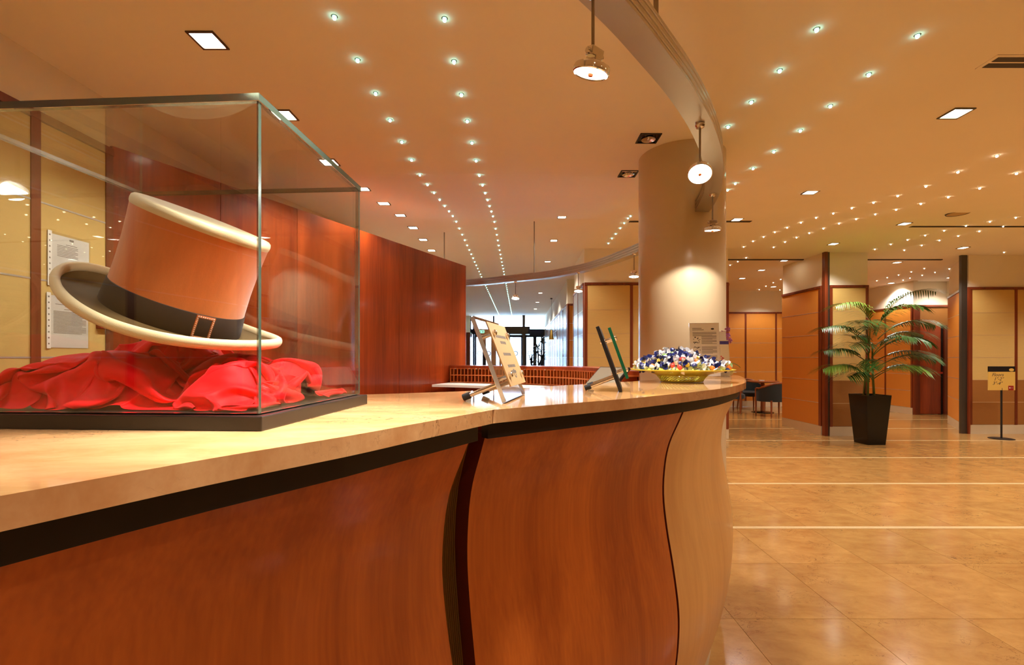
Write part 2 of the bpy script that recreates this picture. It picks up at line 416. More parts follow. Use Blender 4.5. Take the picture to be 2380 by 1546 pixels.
# block between hall and lounge
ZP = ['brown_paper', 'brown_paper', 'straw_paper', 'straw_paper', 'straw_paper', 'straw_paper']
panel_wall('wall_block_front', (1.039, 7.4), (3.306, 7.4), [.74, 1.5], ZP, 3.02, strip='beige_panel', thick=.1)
panel_wall('wall_block_right', (3.306, 7.42), (3.306, 12.3), [.8, 1.6, 2.4, 3.2, 4.0], 'honey_panel', 3.02, thick=.1)
panel_wall('wall_hall_right', (1.045, 8.76), (1.045, 7.42), [.65], 'grey_panel', 3.02, thick=.1)
panel_wall('wall_hall_niche', (1.07, 10.3), (1.9, 10.3), [], 'honey_panel', 3.02, thick=.1)
panel_wall('wall_hall_far', (1.09, 19.5), (1.09, 10.32), [.7 + .83 * k for k in range(11)], 'grey_panel', 3.02, thick=.1)
struct(cbox('wall_niche_side', 1.85, 1.95, 8.7, 10.4, 0, 3.02, 'plaster'))
struct(cbox('wall_niche_near', 1.05, 1.95, 8.76, 8.82, 0, 3.02, 'plaster'))
# lounge
panel_wall('wall_lounge', (3.3, 12.2), (8.7, 12.2), [.23, 1.02, 1.81, 2.60, 3.39, 4.18, 4.97], 'honey_panel', 3.02)
# pillar with palm in front
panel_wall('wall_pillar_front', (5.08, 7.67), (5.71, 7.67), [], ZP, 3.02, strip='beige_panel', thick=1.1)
panel_wall('wall_pillar_left', (4.98, 8.83), (5.0, 7.72), [], 'honey_panel', 3.02, thick=.1, end_trims=(False, True), trim_w=.06)
struct(cbox('trim_1', 4.985, 5.035, 7.63, 7.7, 0, 3.0, 'trim_wood'))
MB().box(5.035, 5.08, 7.655, 7.8, 0, 3.0).build('trim_2', 'alu_dark')['kind'] = 'structure'
# right wall
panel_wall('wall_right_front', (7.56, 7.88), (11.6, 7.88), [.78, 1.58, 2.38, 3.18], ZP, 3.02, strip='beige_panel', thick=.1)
panel_wall('wall_right_side', (8.40, 9.15), (7.60, 8.02), [], 'honey_panel', 3.02, thick=.1, end_trims=(False, True))
struct(cbox('trim_3', 7.44, 7.535, 7.875, 7.92, 0, 3.0, 'alu_dark'))
struct(cbox('trim_4', 7.535, 7.565, 7.85, 7.95, 0, 2.46, 'trim_wood'))
struct(cbox('trim_5', 3.4, 7.42, 8.2, 8.24, 2.985, 3.0, 'dark_grille'))
# corridor
panel_wall('wall_corridor', (8.85, 12.4), (8.84, 10.5), [.35, 1.12], 'honey_panel', 3.02, thick=.1)
struct(cbox('wall_corridor_door', 8.86, 11.0, 10.62, 10.72, 0, 3.02, 'plaster'))
dw = struct(cbox('trim_6', 8.84, 9.74, 10.56, 10.63, 1.98, 2.42, 'brown_paper')); cbox('top_rail', 8.84, 9.74, 10.53, 10.62, 2.42, 2.46, 'trim_wood', dw)
struct(cbox('wall_corridor_right', 9.7, 9.8, 9.9, 10.7, 0, 3.02, 'plaster'))
door = struct(MB().box(8.87, 9.5, 10.55, 10.6, .01, 1.98).build('door_1', 'red_wood')); door['label'] = 'red wood fire door in the corridor'
cbox('push_bar', 8.98, 9.5, 10.5, 10.53, .915, .955, 'push_red', door); cbox('bar_bracket', 8.93, 9.03, 10.5, 10.56, .90, .97, 'black_satin', door)
cbox('door_frame', 8.825, 8.96, 10.46, 10.498, 0, 2.44, 'trim_wood', door); cbox('door_frame', 9.5, 9.54, 10.54, 10.62, 0, 2.0, 'black_satin', door)
cbox('door_frame', 9.54, 9.7, 10.5, 10.62, 0, 2.0, 'trim_wood', door)

# ------------------------------------------------------------------ column
mb = MB(); mb.lathe([(.315, 0), (.315, .1), (.301, .11), (.301, 2.76)], 64)
struct(mb.build('column', 'column_paint', None, (1.186, 3.42, 0), smooth=40), 'round cream column standing behind the reception counter')

# ------------------------------------------------------------------ reception counter
CT = 1.18                                     # top of the counter
F_left = [(-.78, -.42), (-.62, -.12), (-.5, .105), (-.374, .3385), (-.301, .47), (-.215, .60), (-.148, .72), (-.0477, .896)]
F_right = [(-.0477, .896), (.0129, .944), (.1037, 1.016), (.2505, 1.128), (.3636, 1.226), (.5125, 1.362), (.695, 1.56), (.8734, 1.817), (1.0, 2.06), (1.13, 2.36), (1.205, 2.56)]
tip = [(1.205, 2.56), (1.235, 2.68), (1.215, 2.755), (1.15, 2.77), (1.078, 2.72)]
back = [(1.078, 2.72), (.86, 2.42), (.632, 2.16), (.52, 2.01), (.412, 1.90), (.244, 1.75), (.0926, 1.62), (0, 1.51), (-.144, 1.40), (-.389, 1.275), (-.52, 1.235)]
FL = [tuple(p) for p in catmull(F_left, 6)]; FR = [tuple(p) for p in catmull(F_right, 6)]
TP = [tuple(p) for p in catmull(tip, 6)]; BK = [tuple(p) for p in catmull(back, 5)]
ctr = thing('reception_counter', 'long curved reception counter with red wood front panels', 'counter', (0, 0, 0))
polyA = FL + [(-.34, 1.10), (-.515, 1.228), (-.9, 1.13), (-1.35, .9), (-1.5, .5), (-1.45, .0), (-1.4, -.42)]
polyB = FR + TP[1:] + BK[1:-1] + [(-.513, 1.2305), (-.338, 1.1018)]
MB().prism(polyA, CT - .026, CT).build('marble_top', 'counter_marble', ctr, bevel=.005, seg=3)
MB().prism(polyB, CT - .026, CT).build('marble_top', 'counter_marble', ctr, bevel=.005, seg=3)
prof = [(1.127, .036), (1.09, .052), (1.02, .083), (.95, .098), (.86, .103), (.76, .092), (.64, .070), (.52, .054), (.42, .055), (.32, .067), (.22, .090), (.12, .118), (.06, .137)]
prof = [(p.y, p.x) for p in [Vector((z, d)) for z, d in prof]]            # (inset, z)
PR = [(p[0], p[1]) for p in catmull(prof, 4)]
def front_panel(name, pts, face, thick=.032, extra=0, edge='dark_red_edge'):
    path = with_normals(pts); np_ = len(PR); v = []; mb = MB()
    for off in (0, thick):
        for (p, q) in path: v += [(p[0] - q[0] * (d + extra + off), p[1] - q[1] * (d + extra + off), z) for d, z in PR]
    m = len(path); f1 = []; f2 = []
    for i in range(m - 1):
        for k in range(np_ - 1):
            a = i * np_ + k; f1.append((a, a + 1, a + np_ + 1, a + np_)); b = a + m * np_; f2.append((b, b + np_, b + np_ + 1, b + 1))
    e = []
    for i in (0, m - 1):
        for k in range(np_ - 1): a = i * np_ + k; e.append((a, a + 1, a + 1 + m * np_, a + m * np_))
    for k in (0, np_ - 1):
        for i in range(m - 1): a = i * np_ + k; e.append((a, a + np_, a + np_ + m * np_, a + m * np_))
    mb.add(v, f1 + f2, 0); mb.f += e; mb.m += [1] * len(e)
    return mb.build(name, [face, edge], ctr, smooth=50)
def cut_path(pts, s0, s1, n=24):
    L_ = length(pts); big = resample(pts, 400); a = int(399 * s0 / L_); b = int(399 * min(1, s1 / L_)); return [tuple(p) for p in resample(big[a:b + 1], n)]
LL = length(FL); OUT = FR + TP[1:]; LR = length(OUT)
front_panel('front_panel', cut_path(FL, 0, LL - .026, 30), 'counter_wood')
SEAM = .735
front_panel('front_panel', cut_path(OUT, .012, SEAM, 36), 'counter_wood', .06)
pn = front_panel('front_panel', cut_path(OUT, SEAM + .012, LR - .1, 44), 'blond_wood'); pn['label'] = 'blond wood panel at the counter end'
front_panel('seam_strip', cut_path(OUT, SEAM - .004, SEAM + .016, 3), 'dark_red_edge', .03, .008)
# ribbed brass strip in the corner
d2 = (Vector(FR[3]) - Vector(FR[0])).normalized(); k0 = Vector(FR[0])
ext = [tuple(k0 - d2 * (.075 - .006 * i)) for i in range(17)]
mb = MB()
qn = (d2.y, -d2.x)
for i in range(24):
    t = k0 - d2 * (.085 - .0045 * i)
    v = []
    for (d, z) in PR[::3] + [PR[-1]]:
        for off in (-.0016, .0016):
            v.append((t.x + d2.x * off - qn[0] * (d + .052), t.y + d2.y * off - qn[1] * (d + .052), z))
        v.append((t.x - qn[0] * (d + .049), t.y - qn[1] * (d + .049), z))
    nn = len(v) // 3; f = []
    for k in range(nn - 1):
        a = 3 * k; f += [(a, a + 2, a + 5, a + 3), (a + 2, a + 1, a + 4, a + 5)]
    mb.add(v, f)
mb.build('ribbed_strip', 'brass', ctr)
front_panel('corner_backing', ext, 'brass', .012, .056, 'black_gap')
gapP = [(-.05, 1.12), (-.028, 1.12), (-.028, 1.156), (-.05, 1.156)]
def gap(pts, nm_): MB().sweep(with_normals(pts), gapP).build(nm_, 'black_gap', ctr)
gap(cut_path(FL, 0, LL - .01, 20), 'shadow_gap'); gap(cut_path(OUT, .01, LR - .06, 60), 'shadow_gap')
pl = [(-.16, .0), (-.14, 0), (-.14, .062), (-.16, .062)]
MB().sweep(with_normals(cut_path(FL, 0, LL - .02, 20)), pl).build('kick_plinth', 'stone_base', ctr)
MB().sweep(with_normals(cut_path(OUT, .1, LR - .1, 50)), pl).build('kick_plinth', 'stone_base', ctr)
MB().sweep(with_normals([tuple(p) for p in BK][:-4], 1), [(-.06, 0), (-.03, 0), (-.03, 1.156), (-.06, 1.156)]).build('back_panel', 'counter_wood', ctr)

# far side of the reception: counter with key pigeonholes, and the work desk below
farI = [(-.84, 5.78), (-.5, 5.66), (-.1, 5.46), (.25, 5.22), (.52, 4.92), (.70, 4.55), (.78, 4.15), (.80, 3.72), (.78, 3.45)]
FI = [tuple(p) for p in catmull(farI, 6)]; fpath = with_normals(FI, 1)
far = thing('pigeonhole_counter', 'far side of the reception, low red wood counter lined with pigeonholes', 'counter', (0, 0, 0))
LF = length(FI)
MB().sweep(fpath, [(-.42, 1.15), (.015, 1.15), (.015, 1.18), (-.42, 1.18)]).build('counter_top', 'red_wood', far)
MB().sweep(fpath, [(-.36, 0), (-.13, 0), (-.13, 1.15), (-.36, 1.15)]).build('body', 'red_wood', far)
for z0, z1 in ((.975, .985), (1.058, 1.07), (1.138, 1.15)):
    MB().sweep(fpath, [(-.13, z0), (.002, z0), (.002, z1), (-.13, z1)]).build('shelf_rail', 'divider_wood', far)
dv = MB().box(-.0045, .0045, -.115, 0, 0, .165).mesh('divider', 'divider_wood'); tg = MB().box(-.010, .010, -.001, .0015, 0, .010).mesh('number_tag', 'paper')
for i, p in enumerate(resample(FI, int(LF / .046))):
    s = .046 * i
    if s > 2.95: break
    q = resample(FI, 400); j = min(398, int(399 * s / LF)); t = (q[j + 1] - q[j]).normalized(); a = math.atan2(t.y, t.x)
    # viewer side is to the right of travel
    nx, ny = t.y, -t.x
    put('divider', dv, far, (p.x - nx * .0, p.y - ny * .0, .98), (0, 0, a + math.pi))
    put('number_tag', tg, far, (p.x + nx * .001 + t.x * .02, p.y + ny * .001 + t.y * .02, 1.139), (0, 0, a))
desk = tag(MB().sweep(fpath[:36], [(.03, .945), (.46, .945), (.46, .972), (.03, .972)]).build('work_desk', 'paper'), 'pale work desk below the pigeonholes', 'desk')

# ------------------------------------------------------------------ overhead ring and its lamps
ringP = [(-1.5, -.35), (-1.1, -.02), (-.62, .40), (-.3, .69), (0, .975), (.2916, 1.275), (.4717, 1.489), (.634, 1.695), (.799, 1.935), (.9497, 2.194), (1.06, 2.43), (1.191, 2.772), (1.275, 3.17), (1.295, 3.6), (1.25, 4.05), (1.115, 4.56), (.859, 5.20), (.45, 5.73), (-.028, 6.05), (-.5, 6.33), (-1.05, 6.5), (-1.4, 6.55)]
RP = catmull(ringP, 8); ring = thing('lighting_ring', 'curved aluminium lighting rail hung over the reception', 'light rail', (0, 0, 2.25))
z0 = 0.0
sec = []
for (o_, z_) in ((0, 0), (0, .012), (-.005, .014), (-.005, .020), (0, .022), (0, .036), (-.005, .038), (-.005, .044), (0, .046), (0, .060), (-.005, .062), (-.005, .068), (0, .070), (0, .082)): sec.append((o_, z_))
sec = sec + [(-.092 - o_, z_) for o_, z_ in reversed(sec)]
MB().sweep(with_normals([tuple(p) for p in RP], 1), sec).build('rail', 'alu', ring, smooth=30)
for (x, y) in ((.44, 1.50), (.20, 5.93), (-1.02, 6.45), (-.65, .32)):
    mb = MB(); mb.tube([(0, 0, .08), (0, 0, ceil_z(y) - 2.25)], .008, 10); mb.build('hanger_rod', 'rod_metal', ring, (x, y, 0), smooth=40)

def make_lamp(label, x, y, aim, power, cone=125, blend=.2, tilt=None):
    """AR111 pendant under the rail: rose, rod, knuckle, reflector head, lens"""
    t = thing('pendant_spotlight', label, 'spotlight', (x, y, 2.25), 0, 'spotlights hanging from the curved rail')
    mb = MB(); mb.lathe([(.018, -.0), (.02, -.006), (.016, -.014), (.006, -.018)], 20); mb.build('ceiling_rose', 'chrome', t, smooth=40)
    mb = MB(); mb.tube([(0, 0, -.01), (0, 0, -.165)], .0045, 10); mb.build('rod', 'rod_metal', t, smooth=40)
    c = Vector((x, y, 2.25 - .19)); d = (Vector(aim) - c).normalized(); q = d.to_track_quat('-Z', 'Y')
    mb = MB(); mb.box(-.022, .022, -.012, .012, .012, .034); mb.tube([(-.03, 0, .02), (.03, 0, .02)], .008, 10); mb.box(-.012, .012, -.018, .018, .0, .014)
    k = mb.build('knuckle', 'chrome', t, (0, 0, -.19), bevel=.002); k.rotation_euler = q.to_euler()
    mb = MB(); mb.lathe([(.015, .004), (.02, .0), (.040, -.006), (.047, -.010), (.0485, -.014), (.0485, -.027), (.0455, -.029), (.044, -.024), (.02, -.012)], 40)
    h = mb.build('lamp_head', 'chrome', t, (0, 0, -.19), smooth=40); h.rotation_euler = q.to_euler()
    mb = MB(); mb.lathe([(.0, -.0255), (.03, -.0255), (.0445, -.0255)], 40); le = mb.build('lens', 'lamp_lens', t, (0, 0, -.19), smooth=40); le.rotation_euler = q.to_euler()
    mb = MB(); mb.lathe([(.0, -.036), (.006, -.034), (.0075, -.029), (.005, -.0255)], 16); b = mb.build('bulb_cap', 'rose_gold', t, (0, 0, -.19), smooth=40); b.rotation_euler = q.to_euler()
    spot('lamp_light', c + d * .04, Vector(aim), power, cone, blend, .04)
    return t
make_lamp('nearest spotlight under the rail, tilted disc at the top of the picture', .197, 1.24, (-.02, 1.5, .9), 20, 120)
make_lamp('bright spotlight shining at the viewer beside the column top', .755, 1.951, (.60, 1.55, 1.45), 20, 120)
make_lamp('spotlight hanging in front of the column right edge', 1.151, 2.781, (1.16, 2.95, .4), 12, 128, .12)
make_lamp('spotlight half hidden by the column left edge', 1.08, 4.38, (1.0, 4.2, .4), 15)
make_lamp('far spotlight in front of the straw coloured wall block', .683, 5.34, (.6, 5.0, .4), 15)
make_lamp('farthest spotlight, over the pigeonhole counter', -.038, 6.0, (-.1, 5.5, .4), 15)
make_lamp('spotlight over the glass display case', -.10, .66, (-.33, .74, 1.18), 60, 58, 1.0)

# ------------------------------------------------------------------ ceiling fittings
led_me = MB(); led_me.lathe([(.0, -.016), (.006, -.014), (.0085, -.006), (.0085, .0)], 12, 0); led_me.lathe([(.0085, -.003), (.013, -.003), (.014, 0)], 12, 1)
LED = led_me.mesh('star_light', ['led', 'alu_dark'], 40)
lw_ = MB(); lw_.lathe([(.0, -.016), (.006, -.014), (.0085, -.006), (.0085, .0)], 12, 0); lw_.lathe([(.0085, -.003), (.013, -.003), (.014, 0)], 12, 1)
LEDW = lw_.mesh('star_light', ['led_warm', 'alu_dark'], 40)
def leds(pts, label, group, me):
    for x, y in pts: tag(put('star_light', me, None, (x, y, cz_s(y) + .001)), label, 'star light', group)
ysr = [2.0 + .289 * i for i in range(7)]; yy = 4.05
while yy < 18.9: ysr.append(yy); yy += .312
leds([(-.785, y) for y in ysr], 'tiny blue-white ceiling light in the row nearer the red wood wall', 'star lights in the row nearer the wood wall', LED)
leds([(-.317 + .003 * (y - 2), y + .012) for y in ysr], 'tiny blue-white ceiling light in the middle row over the reception', 'star lights in the middle row', LED)
A = [(1.32, 2.076), (1.322, 2.373), (1.323, 2.665), (1.318, 2.949), (1.34, 5.61), (1.345, 5.761), (1.35, 5.99), (1.352, 6.224), (1.35, 6.51), (1.347, 6.758), (1.351, 7.048)]
leds(A, 'tiny blue-white ceiling light in the row running towards the column', 'star lights in the row by the column', LED)
B = [(1.8, 2.116), (1.797, 2.406), (1.8, 2.707), (1.802, 2.999), (1.8, 3.305), (1.801, 3.6), (1.855, 4.012), (1.898, 4.257)]
leds(B, 'tiny blue-white ceiling light in the row outside the curved rail', 'star lights in the row outside the rail', LED)
Cc = [(3.495, 7.279), (3.463, 6.923), (3.485, 6.668), (3.51, 6.422), (3.548, 6.194), (3.593, 5.965), (3.629, 5.718), (3.644, 5.429), (3.63, 5.107), (3.643, 4.812), (3.634, 4.494), (3.569, 4.108), (3.438, 3.669), (3.443, 3.375)]
Dd = [(3.972, 7.302), (3.958, 6.965), (3.977, 6.707), (4.012, 6.468), (4.055, 6.236), (4.105, 6.005), (4.18, 5.805), (4.175, 5.487), (4.187, 5.2), (4.184, 4.876), (4.17, 4.55), (4.112, 4.181), (3.93, 3.701)]
leds(Cc + Dd, 'tiny warm ceiling light in the double row towards the lounge', 'warm star lights towards the lounge', LEDW)
Ee = [(5.65, 7.434), (5.642, 7.107), (5.673, 6.839), (5.715, 6.59), (5.756, 6.341), (5.83, 6.11), (5.958, 5.926), (6.064, 5.718), (6.167, 7.496), (6.17, 7.175), (6.166, 6.87), (6.207, 6.619), (6.266, 6.377), (6.341, 6.135), (7.918, 7.648)]
leds(Ee, 'tiny warm ceiling light in the double row in front of the corridor', 'warm star lights before the corridor', LEDW)
Ll = [(3.919, 8.07), (3.925, 8.392), (3.933, 8.713), (5.663, 9.913), (5.764, 10.305), (5.84, 10.751), (5.952, 11.283), (6.081, 11.845), (6.449, 11.283), (6.635, 11.897)]
leds(Ll, 'tiny warm ceiling light over the lounge tables', 'warm star lights in the lounge', LEDW)
Kk = [(8.334, 9.074), (8.394, 9.451), (7.826, 9.044), (8.427, 9.789), (7.875, 9.402), (8.459, 10.133), (7.906, 9.754), (8.533, 10.4), (7.924, 10.077), (8.009, 10.483), (8.05, 10.9), (8.1, 11.4)]
leds(Kk, 'tiny warm ceiling light inside the corridor above the palm', 'warm star lights in the corridor', LEDW)

def downlight(label, x, y, power, group, s=.062, lit=True, light=True):
    t = thing('downlight', label, 'downlight', (x, y, cz_s(y)), 0, group)
    mb = MB(); e = s; w_ = .010
    for (a, b, c, d) in ((-e, e, -e, -e + w_), (-e, e, e - w_, e), (-e, -e + w_, -e + w_, e - w_), (e - w_, e, -e + w_, e - w_)): mb.box(a, b, c, d, -.006, .002)
    mb.build('bezel', 'alu_dark' if lit else 'black_satin', t)
    i = e - w_
    if lit:
        mb = MB(); mb.add([(-i, -i, -.002), (i, -i, -.002), (i, i, -.002), (-i, i, -.002)], [(0, 3, 2, 1)]); mb.build('lens', 'downlight_lens', t)
    else:
        mb = MB(); mb.box(-i, i, -i, i, -.001, .002); mb.build('housing', 'black_gloss', t)
        mb = MB(); mb.lathe([(.018, -.001), (.042, -.010), (.046, -.012), (.047, -.002)], 28); mb.build('lamp_ring', 'chrome', t, smooth=40)
        mb = MB(); mb.lathe([(0, -.013), (.008, -.011), (.010, -.001)], 14); mb.build('bulb', 'chrome', t, smooth=40)
    if light: spot('downlight_light', (x, y, cz_s(y) - .03), (x, y, 0), power, 130, .5, .05)
    return t
G1 = 'square downlights along the red wood wall'
for k, (x, y) in enumerate([(-1.423, 2.149), (-1.405, 2.812), (-1.41, 3.493), (-1.40, 4.2), (-1.396, 4.85), (-1.40, 5.55), (-1.395, 6.208), (-1.39, 6.842), (-1.395, 7.529)]):
    downlight(['square downlight nearest the glass case, second nearest the wall corner', 'square downlight peeping over the glass case edge', 'square downlight seen through the glass case side'][k] if k < 3 else '%s square downlight along the red wood wall, counted from the glass case' % ['fourth', 'fifth', 'sixth', 'seventh', 'eighth', 'ninth'][k - 3], x, y, 22, G1)
G2 = 'downlights over the entrance hall'
for k, (x, y) in enumerate([(.527, 5.684), (.519, 6.893), (.524, 8.407), (.55, 10.2), (.585, 12.499), (.59, 14.6), (.6, 16.6)]):
    downlight('%s downlight of the row leading to the glass entrance doors' % ['nearest', 'second', 'third', 'fourth', 'fifth', 'sixth', 'farthest'][k], x, y, 22, G2, .055)
downlight('black square downlight above the column, nearer of two', .862, 3.11, 0, 'unlit black downlights', .07, False, False)
downlight('black square downlight above the column, farther of two', .869, 3.714, 0, 'unlit black downlights', .07, False, False)
G3 = 'downlights over the lobby floor'
downlight('largest square downlight over the lobby floor, below the slot diffuser', 2.605, 2.792, 36, G3)
downlight('square downlight halfway along the lobby ceiling', 2.71, 4.345, 36, G3)
downlight('lobby downlight just right of the column', 2.722, 5.84, 36, G3)
downlight('lobby downlight above the palm pillar', 4.768, 7.1, 36, G3)
downlight('lobby downlight beside the long slot diffuser', 4.961, 6.028, 36, G3)
downlight('lobby downlight in front of the floor sign wall', 6.969, 7.35, 36, G3)
downlight('corridor downlight behind the palm top', 6.849, 8.483, 40, G3)
for x, y in ((4.714, 8.314), (4.787, 9.235), (4.861, 10.189)): downlight('%s lounge downlight of the short row over the chairs' % {8.314: 'nearest', 9.235: 'middle', 10.189: 'farthest'}[y], x, y, 26, G3, light=y > 9)
downlight('lounge downlight near the back wall', 6.2, 11.4, 30, G3)
downlight('corridor downlight grazing the wall by the fire door', 8.62, 10.85, 40, G3)
downlight('corridor downlight above the red fire door', 9.3, 10.1, 26, G3)
for x, y in ((4.9, 4.4), (4.9, 2.79), (7.1, 4.4), (7.1, 5.9), (7.1, 2.79), (9.3, 4.4), (9.3, 6.2)): downlight('added lobby downlight, unseen beyond the picture edge', x, y, 44, 'added lobby downlights outside the view', light=True)  # extra lamps out of view, added to brighten the lobby
for x, y in ((.6, -.6), (2.6, 1.2), (2.6, -.4), (4.9, 1.0), (-1.42, .8), (-1.42, -.6), (.6, -2.4), (2.6, -2.4)): downlight('added lobby downlight, unseen behind the viewer', x, y, 18 if x > -1 else 14, 'added downlights behind the viewer', light=True)  # unseen lamps added to light the area around the camera

def vent(label, x0, x1, y, d, nslot):
    t = thing('slot_diffuser', label, 'air vent', ((x0 + x1) / 2, y, cz_s(y)), 0, 'slot diffusers in the ceiling'); L_ = (x1 - x0) / 2
    mb = MB(); mb.box(-L_, L_, -d, d, -.004, .002); mb.build('frame', 'ceiling_paint' if nslot > 1 else 'dark_grille', t)
    for i in range(nslot):
        yc = (i - (nslot - 1) / 2) * (2 * d / (nslot + .4)); cbox('slot', -L_ + .02, L_ - .01, yc - d * .3, yc + d * .3, -.006, 0, 'dark_grille', t)
vent('slot diffuser with two dark slots at the picture edge', 2.30, 3.6, 2.307, .056, 2)
vent('long dark slot diffuser over the lobby', 5.15, 8.0, 6.16, .03, 1)
vent('dark slot diffuser passing behind the column', 1.40, 2.94, 5.93, .03, 1)
t = thing('ceiling_speaker', 'round flat ceiling speaker over the lobby', 'speaker', (5.107, 5.452, cz_s(5.452)))
mb = MB(); mb.lathe([(0, -.006), (.09, -.006), (.105, -.004), (.11, 0)], 32); mb.build('grille', 'beige_panel', t, smooth=40)
mb = MB(); mb.lathe([(.1, -.004), (.105, -.009), (.112, -.006), (.114, 0)], 32); mb.build('rim', 'alu_dark', t, smooth=40)

# ------------------------------------------------------------------ glass display case
cs = thing('display_case', 'glass display case on a black base', 'display case', (-.59, .835, CT))
c0 = Vector((-.59, .835)); ang = math.atan2(-.0285, .486)
cs.rotation_euler = (0, 0, ang)
hw, hd = .243, .176; GB = .0205; GT = .453; g = .0065
mb = MB(); mb.box(-hw - .012, hw + .012, -hd - .012, hd + .012, 0, GB); mb.build('plinth', 'plinth_black', cs, bevel=.0015)
mb = MB(); mb.box(-hw + .004, hw - .004, -hd + .004, hd - .004, GB, GB + .0015); mb.build('liner', 'black_satin', cs)
def pane(nm_, x0, x1, y0, y1, z0, z1, axis):
    mb = MB(); mb.box(x0, x1, y0, y1, z0, z1)
    flat = {'x': (3, 5), 'y': (2, 4), 'z': (0, 1)}[axis]
    mb.m = [0 if i in flat else 1 for i in range(6)]
    return mb.build(nm_, ['case_glass', 'pane_edge'], cs)
pane('glass_pane', -hw, hw, -hd, -hd + g, GB + .002, GT, 'y'); pane('glass_pane', -hw, hw, hd - g, hd, GB + .002, GT, 'y')
pane('glass_pane', -hw, -hw + g, -hd + g, hd - g, GB + .002, GT, 'x'); pane('glass_pane', hw - g, hw, -hd + g, hd - g, GB + .002, GT, 'x')
pane('glass_top', -hw - .002, hw + .002, -hd - .002, hd + .002, GT, GT + .010, 'z')

# red cloth in the case: a sheet gathered and dropped over padding
def drape(NX=118, NY=84, LX=.80, LY=.66, hx=.226, hy=.160, steps=46, iters=11, seed=4):
    rng = np.random.RandomState(seed)
    u = np.linspace(-1, 1, NX); v = np.linspace(-1, 1, NY); U, V = np.meshgrid(u, v)
    X = np.stack([U * hx * .97, V * hy * .97, .03 + 0 * U], -1)
    # smooth random start shape so that the folds are irregular
    for k in range(26):
        fx, fy = rng.uniform(-7, 7, 2) * (1 + .05 * k) / 2.2; ph = rng.uniform(0, 6.28); a = .022 / (1 + .06 * k)
        X[..., 2] += a * np.sin(fx * U + fy * V + ph) * (.55 + .45 * U)
        X[..., 0] += .006 * np.sin(fx * U + fy * V + ph * 2); X[..., 1] += .005 * np.sin(fy * U - fx * V + ph * 3)
    rx = LX / (NX - 1); ry = LY / (NY - 1)
    P = X.copy()
    def pair(a, b, r, k):
        d = b - a; l = np.sqrt((d * d).sum(-1, keepdims=True)) + 1e-9; c = d * ((l - r) / l * .5 * k); a += c; b -= c
    def floor_h(x, y):
        h = 0 * x
        for cx, cy, sx, sy, hh in ((-.10, .09, .13, .055, .125), (-.165, -.045, .06, .085, .082), (-.06, -.06, .10, .07, .085), (.06, .05, .10, .07, .085), (.13, -.05, .06, .07, .068), (.17, .01, .045, .07, .070)):
            h = np.maximum(h, hh * np.sqrt(np.clip(1 - ((x - cx) / sx) ** 2 - ((y - cy) / sy) ** 2, 0, 1)))
        return h
    rd = math.hypot(rx, ry)
    bend = .16 + .5 * (1 - U) / 2            # stiffer, smoother folds on the left
    for s in range(steps):
        vel = (X - P) * .86; P = X.copy(); X = X + vel; X[..., 2] -= .0011
        for it in range(iters):
            for o in (0, 1):
                pair(X[:, o:-1:2][:, :(NX - o) // 2], X[:, o + 1::2], rx, 1)
                pair(X[o:-1:2][:(NY - o) // 2], X[o + 1::2], ry, 1)
            for o in (0, 1):
                for q in (0, 1):
                    a = X[o:-1:2, q:-1:2]; b = X[o + 1::2, q + 1::2]; n0 = min(a.shape[0], b.shape[0]); n1 = min(a.shape[1], b.shape[1]); pair(a[:n0, :n1], b[:n0, :n1], rd, .5)
                    a = X[o:-1:2, q + 1::2]; b = X[o + 1::2, q:-1:2]; n0 = min(a.shape[0], b.shape[0]); n1 = min(a.shape[1], b.shape[1]); pair(a[:n0, :n1], b[:n0, :n1], rd, .5)
            for st in (2, 5):
                for o in range(2 * st):
                    if (o % (2 * st)) >= st: continue
                    a = X[:, o::2 * st]; b = X[:, o + st::2 * st]; n1 = min(a.shape[1], b.shape[1]); pair(a[:, :n1], b[:, :n1], rx * st, bend[:, o::2 * st][:, :n1, None] * (1 if st == 2 else .35))
                    a = X[o::2 * st]; b = X[o + st::2 * st]; n0 = min(a.shape[0], b.shape[0]); pair(a[:n0], b[:n0], ry * st, bend[o::2 * st][:n0, :, None] * (1 if st == 2 else .35))
            X[..., 0] = np.clip(X[..., 0], -hx, hx); X[..., 1] = np.clip(X[..., 1], -hy, hy)
            fl = floor_h(X[..., 0], X[..., 1]) + .0015
            X[0, :, 1] = np.minimum(X[0, :, 1], -hy * .93); X[-1, :, 1] = np.maximum(X[-1, :, 1], hy * .9)
            X[:, 0, 0] = np.minimum(X[:, 0, 0], -hx * .97); X[:, -1, 0] = np.maximum(X[:, -1, 0], hx * .9)
            X[0, :, 2] = np.minimum(X[0, :, 2], .008); X[:, -1, 2] = np.minimum(X[:, -1, 2], .02)
            X[..., 2] = np.maximum(X[..., 2], fl); X[..., 2] = np.minimum(X[..., 2], .14)
    vv = X.reshape(-1, 3).tolist(); ff = [(j * NX + i, j * NX + i + 1, (j + 1) * NX + i + 1, (j + 1) * NX + i) for j in range(NY - 1) for i in range(NX - 1)]
    return vv, ff
vv, ff = drape()
me = bpy.data.meshes.new('red_cloth'); me.from_pydata(vv, [], ff); me.materials.append(MAT['red_cloth']); me.polygons.foreach_set('use_smooth', [True] * len(ff))
cl = put('crumpled_cloth', me); cl.location = (-.59, .835, CT + GB + .0015); cl.rotation_euler = (0, 0, ang)
sm_ = cl.modifiers.new('smooth', 'SMOOTH'); sm_.iterations = 3; sm_.factor = .5; cl.modifiers.new('subdivide', 'SUBSURF').render_levels = 1
tag(cl, 'crumpled bright red cloth under the hat in the glass case', 'cloth')

